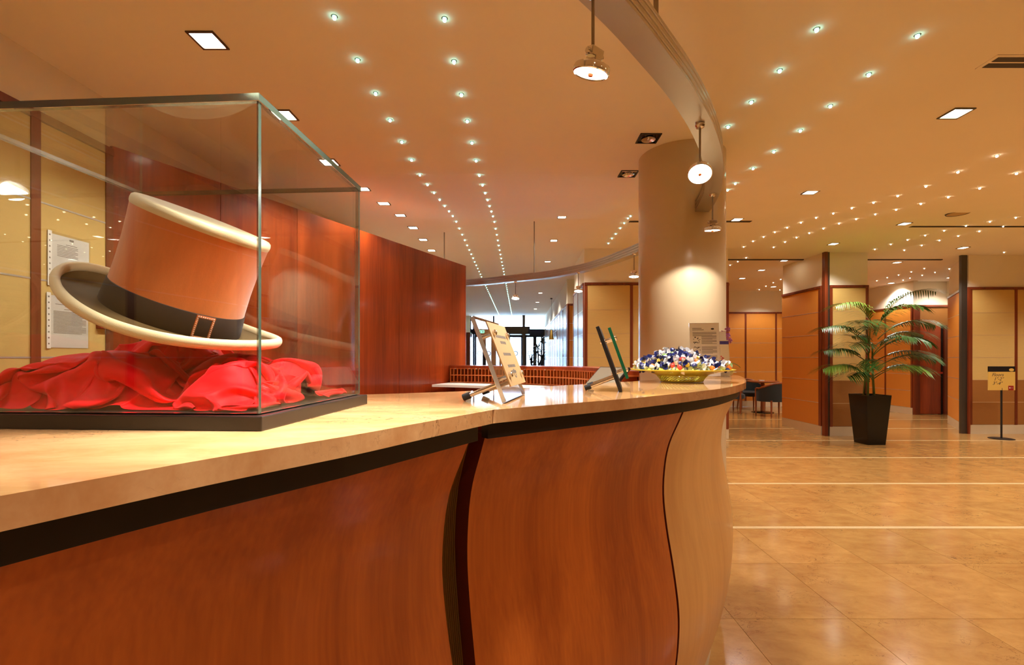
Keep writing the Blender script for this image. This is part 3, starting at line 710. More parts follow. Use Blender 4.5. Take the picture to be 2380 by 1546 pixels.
# top hat
hat = thing('top_hat', 'brown top hat with cream brim edge, tilted on red cloth', 'hat', (-.60, .815, 1.350))
hat.rotation_euler = (R(5.7), R(22.4), 0); hat.scale = (.86, .86, .86)
hat.rotation_mode = 'XYZ'
A_, B_ = .1255, .106
def oval(mbx, prof, n=96, mi=0): mbx.lathe(prof, n, mi, A_, B_)
mb = MB(); oval(mb, [(1.0, -.005), (1.0, .0), (.985, .02), (.968, .05), (.958, .09), (.962, .13), (.975, .165), (.99, .192)]); mb.build('crown', 'hat_velvet', hat, smooth=60)
mb = MB(); oval(mb, [(.985, .190), (1.0, .194), (1.004, .200), (.995, .206), (.965, .209), (.9, .209), (.5, .206), (0, .206)]); mb.build('crown_top', 'hat_cream', hat, smooth=60)
mb = MB(); oval(mb, [(1.006, .000), (1.012, .003), (.985, .044), (.978, .045)]); mb.build('hat_band', 'hat_band', hat, smooth=60)
AB, BB = .204, .150
def brim_z(a): return .022 * math.cos(a) ** 2 - .010 * math.sin(a) ** 2
n = 120; v = []; f = []; rim = []
rings = [0, .2, .45, .7, .88, 1.0]
for k, t in enumerate(rings):
    for i in range(n):
        a = 2 * math.pi * i / n
        x = (A_ * .99 + (AB - A_) * t) * math.cos(a); y = (B_ * .99 + (BB - B_) * t) * math.sin(a)
        v.append((x, y, brim_z(a) * t ** 2.2))
for lay in (0,):
    for k in range(len(rings) - 1):
        f += [(k * n + i, k * n + (i + 1) % n, (k + 1) * n + (i + 1) % n, (k + 1) * n + i) for i in range(n)]
o = len(v); v2 = [(x, y, z - .004) for x, y, z in v]
f2 = [tuple(q + o for q in reversed(p)) for p in f]
mb = MB(); mb.add(v + v2, f + f2); mb.build('brim', 'hat_brim', hat, smooth=60)
ev = [(AB * math.cos(2 * math.pi * i / n), BB * math.sin(2 * math.pi * i / n), brim_z(2 * math.pi * i / n) + .003) for i in range(n + 1)]
mb = MB(); v = []
for i in range(n):
    a = 2 * math.pi * i / n; c, s = math.cos(a), math.sin(a); p = Vector(ev[i]); rad = Vector((c * BB, s * AB, 0)).normalized()
    for k in range(12):
        b = 2 * math.pi * k / 12; v.append(p + rad * (.0075 * math.cos(b)) + Vector((0, 0, .0105 * math.sin(b))))
mb.add(v, [(i * 12 + k, i * 12 + (k + 1) % 12, ((i + 1) % n) * 12 + (k + 1) % 12, ((i + 1) % n) * 12 + k) for i in range(n) for k in range(12)])
mb.build('brim_binding', 'hat_cream', hat, smooth=60)
# buckle
ba = R(-36); bx, by = A_ * 1.02 * math.cos(ba), B_ * 1.02 * math.sin(ba)
nrm = Vector((math.cos(ba) / A_, math.sin(ba) / B_, 0)).normalized()
bk = MB(); wq, hq, bt = .0155, .0225, .0045
for (a, b, c, d) in ((-wq, wq, -hq, -hq + bt), (-wq, wq, hq - bt, hq), (-wq, -wq + bt, -hq + bt, hq - bt), (wq - bt, wq, -hq + bt, hq - bt)): bk.box(a, b, -.003, .001, c, d)
bko = bk.build('buckle', 'rose_gold', hat, (bx + nrm.x * .0065, by + nrm.y * .0065, .0235), (0, 0, math.atan2(nrm.y, nrm.x) + math.pi / 2), bevel=.0006)
st = MB(); st.lathe([(0, .0014), (.0011, .0006), (.0015, 0)], 6); stm = st.mesh('rhinestone', 'crystal')
def stone(x, z): put('rhinestone', stm, bko, (x, -.003, z), (R(90), 0, 0))
for i in range(8): stone(-wq + .003 + i * (2 * wq - .006) / 7, hq - bt / 2); stone(-wq + .003 + i * (2 * wq - .006) / 7, -hq + bt / 2)
for i in range(1, 11): stone(-wq + bt / 2, -hq + bt / 2 + i * (2 * hq - bt) / 11); stone(wq - bt / 2, -hq + bt / 2 + i * (2 * hq - bt) / 11)

# ------------------------------------------------------------------ sign holders on the counter
def holder(label, base, direc, lean, h, wdt, mat, paper_front, glass_plate, legcol):
    """plate standing on its lower edge (base corner, horizontal direction), leaning by 'lean' over height h"""
    d = Vector((direc[0], direc[1], 0)).normalized(); back_ = Vector((-d.y, d.x, 0))
    up = (back_ * lean + Vector((0, 0, h))).normalized(); nn = d.cross(up).normalized()
    M = Matrix((d, up, nn)).transposed().to_4x4()                        # local x along, y up the plate, z out of the front
    t = thing('sign_holder', label, 'sign holder', (base[0], base[1], CT)); t.rotation_euler = M.to_euler()
    H_ = math.hypot(lean, h); zf = .032 if glass_plate else .020
    pb = MB().box(0, wdt, 0.002, H_, -.005, .005); pb.m = [0 if i in (0, 1) else 1 for i in range(6)]
    pb.build('back_plate', [mat, 'acrylic_edge' if mat == 'acrylic' else mat], t, bevel=.0008)
    pts = [(.05, .055), (wdt - .05, .055), (.05, H_ - .045), (wdt - .05, H_ - .045)]
    for (x, y) in pts:
        mb = MB(); mb.lathe([(.0045, -.009), (.0062, -.007), (.0062, -.0035), (.005, -.0035), (.005, zf), (.0072, zf), (.0072, zf + .007), (.003, zf + .010)], 16); mb.build('standoff', 'chrome', t, (x, y, 0), smooth=40)
    if paper_front:
        p = cbox('notice_plate', .025, wdt - .025, .03, H_ - .018, .0185, .0215, 'shaded_notice_card', t)
        y = H_ - .055
        for wl_ in (.11, .06, 0, .09, 0, .09, .07):
            if wl_:
                lines = MB(); nseg = int(wl_ / .012); x = wdt / 2 - wl_ / 2
                for q in range(nseg): lines.box(x + q * .012, x + q * .012 + .009, y, y + .007, .0216, .0219)
                lines.build('lettering', 'print_grey', p)['kind'] = 'stuff'
            y -= .015
        lg = MB(); lg.lathe([(.008, 0), (.0115, 0), (.0115, .0004), (.008, .0004)], 20, close=True); lg.build('emblem', 'print_grey', p, (wdt / 2, .058, .0216))
    if glass_plate:
        cbox('glass_plate', .015, wdt - .015, .03, H_ - .014, .026, .035, 'green_edge', t, bevel=.0008)
    Mi = M.inverted()
    for x in (.035, wdt - .035):
        a = Vector((x, .045, -.004)); foot_w = d * x + back_ * .105 + Vector((0, 0, .008)); foot = (Mi @ foot_w.to_4d()).to_3d()
        e = a + (foot - a) * .80
        mb = MB(); mb.tube([a, foot], .0055, 12); mb.build('leg', legcol, t, smooth=40)
        mb = MB(); mb.tube([e, foot], .0078, 14); mb.build('rubber_foot', 'black_rubber', t, smooth=40)
    return t
holder('clear acrylic sign holder with shade-tinted notice, leaning on the counter', (-.030, 1.02), (.19, .98), .074, .19, .235, 'acrylic', True, False, 'chrome')
holder('black sign holder seen edge-on with green glass front plate', (.294, 1.346), (.213, .977), .067, .19, .2, 'black_satin', False, True, 'chrome')

# slanted touch screen behind the counter
BL = Vector((.34, 2.44, 1.135)); TL = Vector((.44, 2.512, 1.2316)); Wd = Vector((.6, -.8, 0)) * .2; Hd = (TL - BL)
nn = Wd.cross(Hd).normalized(); x_ = Wd.normalized(); y_ = Hd.normalized()
M = Matrix((x_, y_, nn)).transposed().to_4x4(); M.translation = BL
mon = thing('monitor', 'slanted screen with black frame behind the counter', 'monitor', BL); mon.rotation_euler = M.to_euler()
hh = Hd.length
cbox('casing', 0, .2, 0, hh, -.016, 0, 'black_satin', mon, bevel=.003)
cbox('screen', .007, .193, .007, hh - .007, 0, .0008, 'screen_glass', mon)
mb = MB(); mb.tube([(.1, .05, -.01), (.1, -.02, -.12)], .012, 10); mb.build('stand', 'black_satin', mon)

# ------------------------------------------------------------------ sweets in the bowl
bc = Vector((.675, 1.94, CT))
bowl = thing('fruit_basket', 'yellow-green glass basket with slanted ribs, full of sweets', 'basket', bc)
mb = MB(); mb.lathe([(.098, .026), (.112, .032), (.14, .0385), (.17, .0435), (.2, .048), (.205, .0495), (.206, .052), (.2, .0525), (.17, .0485), (.14, .0435), (.112, .037), (.096, .031)], 72, close=True); mb.build('rim', 'bowl_green', bowl, smooth=50)
mb = MB(); mb.lathe([(0, .004), (.078, .004), (.084, .002), (.086, .006), (.08, .009), (0, .008)], 60); mb.build('base', 'bowl_green', bowl, smooth=50)
rib = MB(); rp = []
for i in range(9):
    t = i / 8; a = .55 * t; r = .083 + .019 * t ** 1.3; rp.append((r * math.cos(a), r * math.sin(a), .005 + .025 * t))
rib.tube(rp, .0021, 6); ribm = rib.mesh('rib', 'bowl_green', 60)
for i in range(40): put('rib', ribm, bowl, (0, 0, 0), (0, 0, 2 * math.pi * i / 40))
def candy_mesh(k):
    mb = MB(); mb.lathe([(0, -.0105), (.004, -.009), (.0072, -.004), (.0076, .002), (.006, .0075), (0, .010)], 9, 0)
    for s in (-1, 1):
        v = [(0, 0, s * .0095)]
        for i in range(9):
            a = 2 * math.pi * i / 9; rr = .0105 + .003 * (i % 2); v.append((rr * math.cos(a), rr * math.sin(a) * .6, s * (.0185 + .003 * (i % 3))))
        mb.add(v, [(0, 1 + i, 1 + (i + 1) % 9) for i in range(9)], 1)
    return mb.mesh('wrapped_sweet', ['candy%d' % k, 'candy%d' % {0: 1, 1: 0, 2: 1, 3: 0, 4: 1, 5: 1, 6: 0, 7: 7}[k]], 60)
cm = [candy_mesh(k) for k in range(8)]; rnd = random.Random(3)
cname = ['dark blue', 'white', 'red', 'yellow', 'orange', 'green', 'violet', 'black']
cnt = 0; placed = []
def heap(x, y):
    r = math.hypot(x, y)
    return .058 + .048 * max(0, 1 - ((x + .03) / .125) ** 2 - (y / .15) ** 2) + .012 * max(0, 1 - (r / .185) ** 4)
for layer in (0, 1):
    st_ = .026
    for iy in range(-8, 9):
        for ix in range(-8, 9):
            x = ix * st_ + (iy % 2) * st_ / 2 + rnd.uniform(-.006, .006); y = iy * st_ * .9 + rnd.uniform(-.006, .006)
            r = math.hypot(x, y)
            if r > .182 or (layer and r > .13): continue
            if y > .02 and layer: continue
            if y > .11: continue
            z = heap(x, y) - .021 * layer + rnd.uniform(-.005, .005)
            if layer and z < .055: continue
            if any((Vector((x, y, z)) - q).length < .021 for q in placed): continue
            placed.append(Vector((x, y, z)))
            k = rnd.choices(range(8), (7, 6, 2, 2, 2, 1.2, 3, 2))[0]
            o = put('wrapped_sweet', cm[k], None, (bc.x + x, bc.y + y, CT + z + .004), (rnd.uniform(0, 6.3), rnd.uniform(0, 6.3), rnd.uniform(0, 6.3)))
            o.scale = (1.2, 1.2, 1.2)
            tag(o, '%s wrapped sweet in the yellow-green basket' % cname[k], 'sweet', 'wrapped sweets in the basket'); cnt += 1

# info sheet, brochures, orchid at the counter end
def upright_sheet(x0, y0, x1, y1, lean, h):
    d = Vector((x1 - x0, y1 - y0, 0)); wdt = d.length; d.normalize(); bk_ = Vector((-d.y, d.x, 0)); up = (bk_ * lean + Vector((0, 0, h))).normalized(); nn = d.cross(up)
    return wdt, math.hypot(lean, h), Matrix((d, up, nn)).transposed().to_euler()
wd, hh, eu = upright_sheet(.845, 2.36, 1.01, 2.33, .045, .272)
t = thing('info_stand', 'printed information sheet in a clear stand behind the basket', 'info sheet', (.862, 2.35, CT + .004)); t.rotation_euler = eu
wd = .145
cbox('acrylic_sheet', 0, wd, 0, hh, -.0015, .0015, 'acrylic', t); p = cbox('page', .002, wd - .002, .004, hh - .002, .0016, .0022, 'paper', t)
ln = MB()
for a, b, wl_ in ((.015, .245, .045), (.015, .237, .055)): ln.box(a, a + wl_, b, b + .003, .0022, .0025)
for blk, (ya, nl) in enumerate(((.225, 5), (.203, 9), (.15, 8), (.105, 6))):
    for i in range(nl): ln.box(.016 if blk == 0 else .058, .13 - .02 * (i % 4 == 3), ya - i * .0046, ya - i * .0046 + .0019, .0022, .0025)
ln.build('printed_lines', 'print_grey', p)
ln = MB(); rr = random.Random(5)
for blk in range(3):
    for i in range(14): x = .018 + rr.random() * .03; y = .165 - blk * .05 + rr.random() * .035; ln.box(x, x + .003 + rr.random() * .004, y, y + .002 + rr.random() * .003, .0022, .0025)
ln.build('printed_drawings', 'print_dark', p)
lg = MB(); lg.lathe([(0, 0), (.008, 0), (.008, .0004), (0, .0004)], 16, sx=1, sy=.55); lg.build('printed_emblem', 'print_dark', p, (.112, .243, .0022))
cbox('foot', 0, wd, 0, .003, -.06, .0, 'acrylic', t)

wd, hh, eu = upright_sheet(1.02, 2.48, 1.11, 2.47, .05, .235)
t = thing('brochure_holder', 'clear brochure holder with flowered cream leaflets by the column', 'brochure holder', (1.03, 2.47, CT + .001)); t.rotation_euler = eu; wd = .088
cbox('holder_back', 0, wd, 0, .2, -.012, -.010, 'acrylic', t); cbox('holder_front', 0, wd, 0, .07, .006, .008, 'acrylic', t); cbox('holder_base', 0, wd, 0, .003, -.012, .008, 'acrylic', t)
b1 = cbox('leaflet', .004, wd - .004, .004, .195, -.003, .003, 'brochure_cover', t); cbox('purple_band', .004, wd - .004, .172, .19, .003, .0034, 'brochure_purple', b1)
fl = MB(); rr = random.Random(9)
for i in range(16):
    a = .012 + rr.random() * .06; b = .06 + rr.random() * .05; fl.lathe([(0, .0034), (.004, .0034), (.004, .0031)], 8, M=Matrix.Translation((a, b, 0)))
fl.build('printed_flowers', 'brochure_red', b1)
st = MB(); sv = [(.03 + (.010 if i % 2 == 0 else .005) * math.sin(i * math.pi / 5), .145 + (.010 if i % 2 == 0 else .005) * math.cos(i * math.pi / 5), .0034) for i in range(10)]; st.add(sv, [tuple(range(10))]); st.build('printed_star', 'print_dark', b1)
b2 = cbox('rear_leaflet', .0, wd - .012, .02, .245, -.009, -.004, 'paper', t)
t = thing('orchid_plant', 'small purple orchid beside the brochures', 'orchid', (1.165, 2.66, CT))
mb = MB(); mb.lathe([(.022, 0), (.03, .005), (.034, .05), (.030, .052), (.028, .045), (0, .045)], 20); mb.build('pot', 'black_gloss', t, smooth=40)
mb = MB(); mb.tube([(0, 0, .04), (.01, 0, .12), (.005, -.005, .2), (-.02, -.01, .245)], .003, 6); mb.build('stem', 'stem', t)
for i in range(5):
    a = i * 1.3 - .4; L_ = .085; mb = MB(); P_ = [Vector((0, 0, .045)) + Vector((math.cos(a), math.sin(a), 0)) * L_ * s + Vector((0, 0, .10 * s - .10 * s * s)) for s in (0, .3, .6, .85, 1)]
    pr = Vector((-math.sin(a), math.cos(a), 0)); ww = (.006, .016, .018, .012, .001); v = []
    for q, w_ in zip(P_, ww): v += [q - pr * w_, q + Vector((0, 0, -.004)), q + pr * w_]
    mb.add(v, [(3 * i2 + k, 3 * i2 + k + 1, 3 * i2 + k + 4, 3 * i2 + k + 3) for i2 in range(4) for k in (0, 1)]); mb.build('leaf', 'leaf_light', t, smooth=60)
for (fx, fy, fz) in ((.004, -.012, .195), (.024, .004, .225), (-.012, -.015, .236), (.012, -.02, .258), (.03, -.006, .196)):
    mb = MB()
    for k in range(5):
        a = 2 * math.pi * k / 5 + fx * 40; c_ = Vector((fx, fy, fz)); e1 = Vector((math.cos(a), 0, math.sin(a))); e2 = Vector((-math.sin(a), 0, math.cos(a)))
        v = [c_, c_ + e1 * .010 - e2 * .007 + Vector((0, -.005, 0)), c_ + e1 * .019 + Vector((0, .002, 0)), c_ + e1 * .010 + e2 * .007 + Vector((0, -.004, 0))]
        mb.add(v, [(0, 1, 2, 3)])
    mb.build('blossom', 'orchid', t)

# ------------------------------------------------------------------ notices on the left wall
def notice(label, y0, y1, z0, z1, para):
    t = thing('wall_notice', label, 'notice', (-2.304, y0, z0), R(90)); wd = y1 - y0; hh = z1 - z0
    cbox('sleeve', 0, wd, -.004, -.002, 0, hh, 'sleeve_film', t)
    p = cbox('page', .022, wd - .006, -.0018, 0, .004, hh - .012, 'paper', t)
    ln = MB()
    for (xa, xb, z) in para: ln.box(xa * wd, xb * wd, -.0022, -.0018, z * hh, z * hh + .0028)
    ln.build('printed_lines', 'print_grey', p)
    lg = MB(); lg.box(wd * .5, wd * .6, -.0022, -.0018, hh * .885, hh * .92); lg.build('printed_emblem', 'print_grey', p)
    cbox('punched_strip', .0, .02, -.006, -.0045, 0, hh, 'paper', t)
    hm = MB().box(.006, .013, -.0066, -.006, 0, .007).mesh('punch_hole', 'print_grey')
    for k in range(9): put('punch_hole', hm, t, (0, 0, hh * (.07 + .105 * k)))
para1 = [(.42, .68, .80)] + [(.22, .70 - .06 * (i % 3 == 2), .765 - .028 * i) for i in range(8)]
para2 = [(.2, .85, .80), (.42, .68, .765), (.4, .68, .715)] + [(.16, .92 - .1 * (i % 6 == 5), .67 - .023 * i) for i in range(18)]
notice('upper paper notice in a plastic sleeve on the panelled wall', 2.29, 2.52, 1.635, 1.905, para1)
notice('lower paper notice in a plastic sleeve, below the other', 2.285, 2.515, 1.325, 1.6, para2)
t = thing('wall_box', 'small red box on the wall, half hidden by the hat brim', 'box', (-2.30, 2.56, 1.44)); cbox('cover', 0, .02, 0, .09, 0, .06, 'sign_red', t, bevel=.002); cbox('back_plate', -.004, 0, -.004, .094, -.004, .064, 'red_wood', t)

# ------------------------------------------------------------------ palm in a black pot
pot = thing('potted_palm', 'tall palm in a glossy black tapered pot before the pillar', 'palm', (5.225, 6.98, 0))
mb = MB(); b_, t_, hp = .135, .185, .73
def sq(s, z): return [(-s, -s, z), (s, -s, z), (s, s, z), (-s, s, z)]
v = sq(b_, 0) + sq(t_, hp) + sq(t_ - .015, hp) + sq(t_ - .03, hp - .06)
f = [(0, 3, 2, 1)]
for k in range(3): f += [(4 * k + i, 4 * k + (i + 1) % 4, 4 * k + 4 + (i + 1) % 4, 4 * k + 4 + i) for i in range(4)]
mb.add(v, f); mb.build('pot', 'black_gloss', pot, rot=(0, 0, R(2)), bevel=.004)
cbox('soil', -t_ + .03, t_ - .03, -t_ + .03, t_ - .03, hp - .07, hp - .05, 'soil', pot)
rp_ = random.Random(11)
def frond(base, az, elev, L_, droop, mat, nl=24, lw=.0095, ll=.44):
    """pinnate leaf: curved rachis with two rows of hanging leaflets"""
    mb = MB(); pts = []; p = Vector(base); e = elev; hd = Vector((math.cos(az), math.sin(az), 0)); stp = L_ / 18
    for i in range(19):
        pts.append(p.copy()); p = p + (hd * math.cos(e) + Vector((0, 0, math.sin(e)))) * stp; e -= droop / 18 * (1 + i / 9)
    mb.tube(pts, [.008 * (1 - .8 * i / 18) for i in range(19)], 5, 1)
    side = Vector((-hd.y, hd.x, 0))
    for k in range(nl):
        s = .30 + .70 * k / (nl - 1); i = min(17, int(s * 18)); q = pts[i].lerp(pts[i + 1], s * 18 - i); tg_ = (pts[i + 1] - pts[i]).normalized()
        le = ll * (math.sin(math.pi * (.12 + .83 * (s - .3) / .7)) ** .6) * rp_.uniform(.85, 1.1)
        for sd in (-1, 1):
            dr = (tg_ * .62 + side * sd * .8 + Vector((0, 0, .10))).normalized(); w_ = dr.cross(Vector((0, 0, 1))).normalized() * lw
            v = []; pp = q.copy(); d2_ = dr.copy()
            for m in range(5):
                ws = (.35, 1, .95, .6, .02)[m]; v += [pp - w_ * ws, pp + w_ * ws]; pp = pp + d2_ * le / 4; d2_ = (d2_ + Vector((0, 0, -.24 - rp_.random() * .14))).normalized()
            mb.add(v, [(2 * m, 2 * m + 1, 2 * m + 3, 2 * m + 2) for m in range(4)], 0)
    return mb.build('frond', [mat, 'stem'], pot, smooth=60)
fronds = [((.10, 0, 1.62), -.10, 1.30, 1.15, .86), ((.10, 0, 1.60), 3.25, 1.30, .90, .95), ((0, 0, 1.42), 3.3, .80, .90, .62), ((0, 0, 1.44), 3.9, 1.0, .80, .75), ((.12, 0, 1.55), -.30, .85, .78, .75),
          ((.08, 0, 1.45), -.05, .70, .75, .62), ((0, 0, 1.18), 3.3, .62, .82, .50), ((0, 0, .98), 3.25, .62, .80, .60), ((0, 0, .95), -2.5, .85, .72, .80), ((.06, 0, 1.0), -.1, .62, .72, .62), ((.05, 0, .95), -.7, .80, .66, .75),
          ((.05, 0, 1.20), -.15, .60, .78, .60), ((0, 0, 1.35), -2.2, 1.15, .75, .85), ((0, 0, 1.35), 1.7, 1.2, .45, .70), ((0, 0, .92), 3.6, .6, .62, .60), ((.02, .02, 1.50), .9, 1.3, .55, .70), ((.03, 0, 1.28), -1.2, 1.05, .70, .85), ((0, 0, 1.05), -1.9, .8, .66, .8),
          ((.06, 0, 1.62), -1.0, 1.25, .75, .9), ((.05, 0, 1.3), -.9, .9, .72, .8), ((0, 0, 1.25), 3.7, .8, .75, .7), ((.08, 0, 1.1), -.45, .75, .75, .7)]
for i, (b, az, el, L_, dr) in enumerate(fronds):
    frond(b, az, el, L_, dr, 'leaf_light' if i in (1, 7, 10) else 'leaf')
for i in range(5):
    a = i * 1.25; mb = MB(); top = Vector((.04 * math.cos(a), .04 * math.sin(a), 1.0 + .11 * i)); mb.tube([(.07 * math.cos(a), .07 * math.sin(a), hp - .07), (.05 * math.cos(a), .05 * math.sin(a), 1.0), top + Vector((0, 0, .05))], [.017, .014, .010], 8); mb.build('stem', 'stem', pot, smooth=40)

# ------------------------------------------------------------------ floor sign
sg = thing('floor_sign', 'yellow sign on a thin black stand listing the floors', 'sign', (7.60, 7.38, 0))
mb = MB(); mb.lathe([(.155, 0), (.155, .006), (.14, .010), (0, .011)], 40); mb.build('base', 'black_satin', sg, smooth=40)
mb = MB(); mb.tube([(.0, 0, .005), (.0, 0, .80)], .013, 12); mb.build('pole', 'black_satin', sg, smooth=40)
bd = cbox('board', -.215, .205, -.012, 0, .765, 1.14, 'sign_yellow', sg)
cbox('header', -.215, .205, -.0125, .0005, 1.055, 1.14, 'black_satin', bd)
MB().lathe([(0, 0), (.04, 0), (.04, .0006), (0, .0006)], 16, sy=.6).build('emblem', 'sign_yellow', bd, (.145, -.0128, 1.085), (R(90), 0, 0))
cbox('red_square', .095, .18, -.0128, 0, .765, .835, 'sign_red', bd)
mb = MB(); mb.box(.11, .168, -.0134, -.0126, .800, .803); mb.add([(.105, -.0131, .8015), (.125, -.0131, .815), (.125, -.0131, .788)], [(0, 1, 2)]); mb.build('arrow', 'paper', bd)
for (tx, x, z, s_) in (('Floors', -.165, .985, .072), ('1\u00b0-2\u00b0', -.135, .918, .072), ('3\u00b0-4\u00b0', -.155, .85, .072)):
    text_mesh(tx, s_, 'print_dark', 'lettering', bd, (x, -.0128, z), (R(90), 0, 0), .35)

# ------------------------------------------------------------------ lounge chairs and table
def tub_chair(label, loc, rz):
    t = thing('tub_chair', label, 'chair', loc, rz, 'tub chairs in the lounge')
    # local: front towards -y
    def arc(i, n=28): return R(-20 + 220 * i / n)
    def shell(r, z0f, z1f, th, nm_, mat):
        mb = MB(); v = []; n_ = 28
        for i in range(n_ + 1):
            a = arc(i); c, s = math.cos(a), math.sin(a)
            k = max(0, s) ** 1.3
            for rr_, zz in ((r, z0f), (r, z1f(k)), (r - th, z1f(k)), (r - th, z0f)): v.append((rr_ * c, rr_ * s * .95, zz))
        f = [(4 * i + k, 4 * i + (k + 1) % 4, 4 * i + 4 + (k + 1) % 4, 4 * i + 4 + k) for i in range(n_) for k in range(4)] + [(0, 1, 2, 3), (4 * n_ + 3, 4 * n_ + 2, 4 * n_ + 1, 4 * n_)]
        mb.add(v, f); return mb.build(nm_, mat, t, smooth=40)
    top = lambda k: .59 + .13 * k
    shell(.31, .33, lambda k: top(k), .045, 'backrest', 'dark_fabric')
    mb = MB(); mb.tube([(.295 * math.cos(arc(i)), .28 * math.sin(arc(i)), top(max(0, math.sin(arc(i))) ** 1.3) + .012) for i in range(29)], .024, 8); mb.build('top_rail', 'chair_wood', t, smooth=50)
    mb = MB(); mb.lathe([(.0, .33), (.27, .33), (.285, .36), (.28, .42), (.24, .445), (0, .45)], 28); mb.build('seat', 'dark_fabric', t, smooth=50)
    for (x, y) in ((-.285, -.11), (.285, -.11)):
        mb = MB(); mb.tube([(x, y, 0), (x, y, .35), (x * 1.0, y, .60)], [.014, .022, .022], 8); mb.build('leg', 'chair_wood', t, smooth=40)
    for (x, y) in ((-.18, .24), (.18, .24)):
        mb = MB(); mb.tube([(x * 1.15, y * 1.15, 0), (x, y, .36)], [.014, .022], 8); mb.build('leg', 'chair_wood', t, smooth=40)
    return t
tub_chair('black tub chair in front of the lounge table, back to the viewer', (5.52, 10.25, 0), R(190))
tub_chair('black tub chair at the table, half hidden by the counter end', (4.98, 10.95, 0), R(80))
tub_chair('black tub chair on the far side of the lounge table', (5.75, 11.6, 0), R(0))
tb = thing('lounge_table', 'round wooden lounge table on a pedestal', 'table', (5.70, 10.95, 0))
mb = MB(); mb.lathe([(0, .70), (.33, .70), (.345, .712), (.345, .728), (.33, .735), (0, .735)], 40); mb.build('table_top', 'chair_wood', tb, smooth=40)
mb = MB(); mb.lathe([(.045, .02), (.04, .69)], 16); mb.build('pedestal', 'chair_wood', tb, smooth=40)
mb = MB(); mb.lathe([(.24, 0), (.24, .012), (.2, .02), (.05, .035)], 36); mb.build('base', 'black_gloss', tb, smooth=40)
ash = tag(MB().lathe([(0, .004), (.05, .004), (.062, .022), (.066, .022), (.06, 0), (0, 0)], 24).build('dish', 'white_enamel', None, (5.62, 10.85, .7355), smooth=40), 'small white dish on the lounge table', 'dish')

# ------------------------------------------------------------------ glass entrance
EY = 19.5
ent = struct(MB().box(-2.35, 1.2, EY - .03, EY + .05, 2.24, 2.46).build('window_1', 'frame_blue'), 'glass entrance front with dark frames')
for x in (-2.0, -1.86, .22, 1.12): cbox('post', x - .035, x + .035, EY - .05, EY + .05, 0, 3.0, 'frame_blue', ent)
cbox('post', -1.06, -1.0, EY - .03, EY + .03, 0, 3.0, 'frame_blue', ent)
for (a, b) in ((-1.82, -1.06), (-1.0, .18), (.26, 1.08)): cbox('transom_pane', a, b, EY - .004, EY + .004, 2.46, 2.98, 'door_glass', ent)
def gdoor(idx, x0, x1):
    d = struct(MB().box(x0, x1, EY - .03, EY + .02, 2.12, 2.24).build('door_%d' % idx, 'frame_blue'))
    cbox('stile', x0, x0 + .07, EY - .03, EY + .02, 0, 2.12, 'frame_blue', d); cbox('stile', x1 - .07, x1, EY - .03, EY + .02, 0, 2.12, 'frame_blue', d)
    cbox('bottom_rail', x0 + .07, x1 - .07, EY - .03, EY + .02, 0, .16, 'frame_blue', d); cbox('pane', x0 + .07, x1 - .07, EY - .008, EY, .16, 2.12, 'door_glass', d)
    mb = MB(); c_ = ((x0 + x1) / 2, EY - .012, 1.45); mb.lathe([(.07, 0), (.1, 0), (.1, .003), (.07, .003)], 18, close=True); mb.build('door_emblem', 'frame_blue', d, c_, (R(90), 0, 0))
for k, (a, b) in enumerate(((-1.82, -1.42), (-1.42, -1.06), (-1.0, -.42), (-.42, .18), (.26, .68), (.68, 1.08))): gdoor(k + 2, a, b)
vb = struct(cbox('trim_7', -.75, .45, EY - 1.0, EY - .1, 2.2, 2.5, 'frame_blue'))
slat = MB().box(-.02, .02, -.012, 0, 0, .26).mesh('curtain_slat', 'alu_dark')
for i in range(22): put('curtain_slat', slat, vb, (-.7 + i * .05, EY - 1.0, 2.22))
cbox('vestibule_post', -.76, -.68, EY - 1.0, EY - .9, 0, 2.2, 'frame_blue', vb); cbox('vestibule_post', .16, .26, EY - 1.0, EY - .9, 0, 2.95, 'alu_dark', vb)
ex = thing('exit_sign', 'small green exit sign above the entrance door', 'sign', (-1.52, EY - .06, 2.35)); cbox('panel', -.11, .11, -.02, 0, -.06, .06, 'exit_lit', ex); MB().box(-.06, -.03, -.024, -.02, -.035, .035).box(.02, .07, -.024, -.02, -.035, .035).build('pictogram', 'paper', ex)
struct(cbox('pavement', -12, 12, EY + .1, EY + 14, -.1, -.01, 'street_stone'))
fac = struct(cbox('facade', -12, 12, EY + 13, EY + 13.4, 0, 12, 'street_stone'))
for i in range(9):
    for j in range(3): cbox('window_recess', -8.4 + i * 2, -7.4 + i * 2, EY + 12.96, EY + 13.0, .6 + j * 3.4, 2.8 + j * 3.4, 'grey_panel', fac)
struct(cbox('wall_entrance_left', -2.6, -2.0, EY - .1, EY + .1, 0, 3.02, 'plaster')); struct(cbox('wall_entrance_right', 1.12, 2.2, EY - .1, EY + .1, 0, 3.02, 'plaster'))
# daylight comes in through this opening
pl_ = bpy.data.lights.new('door_portal', 'AREA'); pl_.shape = 'RECTANGLE'; pl_.size = 3.1; pl_.size_y = 2.9; pl_.cycles.is_portal = True
po = bpy.data.objects.new('door_portal', pl_); C.objects.link(po); po.location = (-.4, EY + .12, 1.5); po.rotation_euler = (R(-90), 0, 0)

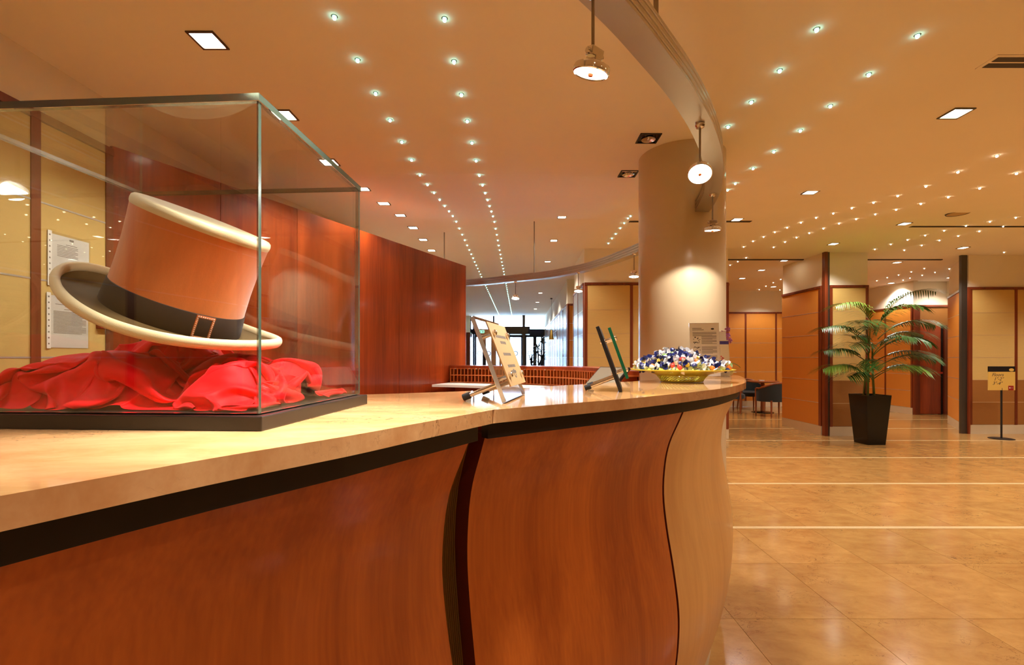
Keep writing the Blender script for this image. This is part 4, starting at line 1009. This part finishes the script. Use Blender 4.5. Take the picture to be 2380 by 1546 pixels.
# hall furniture
def hall_plant(label, x, y, h, nb, seed):
    t = thing('hall_plant', label, 'plant', (x, y, 0), 0, 'plants by the entrance'); rr = random.Random(seed)
    mb = MB(); mb.lathe([(.12, 0), (.16, .4), (.15, .4), (.14, .36), (0, .36)], 16); mb.build('pot', 'leaf_dark', t, smooth=40)
    mb = MB(); tops = []
    for k in range(nb):
        a = 6.28 * k / nb + rr.random(); hh = h * (.6 + .4 * rr.random()); p = Vector((.10 * math.cos(a), .16 * math.sin(a), hh)); tops.append(p)
        mb.tube([(0, 0, .35), (p.x * .5, p.y * .5, hh * .6), p], [.03, .025, .02], 6)
    mb.build('trunk', 'leaf_dark', t)
    for p in tops:
        mb = MB()
        for i in range(26):
            a = rr.random() * 6.28; el = rr.uniform(-.2, 1.3); L_ = rr.uniform(.18, .32); d = Vector((math.cos(a) * math.cos(el), math.sin(a) * math.cos(el), math.sin(el))); w_ = d.cross(Vector((0, 0, 1))).normalized() * .022; v = []; q = p.copy()
            for m in range(5):
                s_ = (.5, 1, .9, .6, .05)[m]; v += [q - w_ * s_, q + w_ * s_]; q = q + d * L_ / 4; d = (d + Vector((0, 0, -.28))).normalized()
            mb.add(v, [(2 * m, 2 * m + 1, 2 * m + 3, 2 * m + 2) for m in range(4)])
        mb.build('leaf_crown', 'leaf_dark', t)
hall_plant('dark potted plant in front of the entrance doors', .50, 15.6, 1.5, 4, 1)
hall_plant('taller dark potted plant by the hall wall', .60, 13.0, 1.72, 4, 2)
t = thing('cone_pendant', 'bronze cone pendant lamp hanging in the entrance hall', 'pendant lamp', (.955, 13.6, 1.80))
mb = MB(); mb.lathe([(.075, 0), (.07, .03), (.03, .25), (.012, .29), (.010, .28), (.028, .24), (.067, .03), (.072, 0)], 24, close=True); mb.build('shade', 'brass', t, smooth=40)
mb = MB(); mb.lathe([(0, .012), (.04, .012), (.066, .012)], 20); mb.build('bulb', 'lamp_lens', t)
mb = MB(); mb.tube([(0, 0, .28), (0, 0, 1.19)], .004, 6); mb.build('cord', 'rod_metal', t)
mb = MB(); mb.lathe([(.03, 1.2), (.03, 1.17), (0, 1.165)], 14); mb.build('ceiling_rose', 'alu_dark', t, smooth=40)
t = thing('hall_cabinet', 'dark red cabinet at the hall wall by the entrance', 'cabinet', (-2.02, 17.6, 0)); cbox('body', -.25, .25, -.4, .4, 0, 2.2, 'red_wood', t)
for k in range(2): d_ = cbox('door', -.24 + k * .245, -.005 + k * .245, -.42, -.4, .05, 2.15, 'trim_wood', t); cbox('handle', -.03 + k * .03 - .005, -.03 + k * .03 + .005, -.44, -.42, 1.0, 1.2, 'chrome', d_)
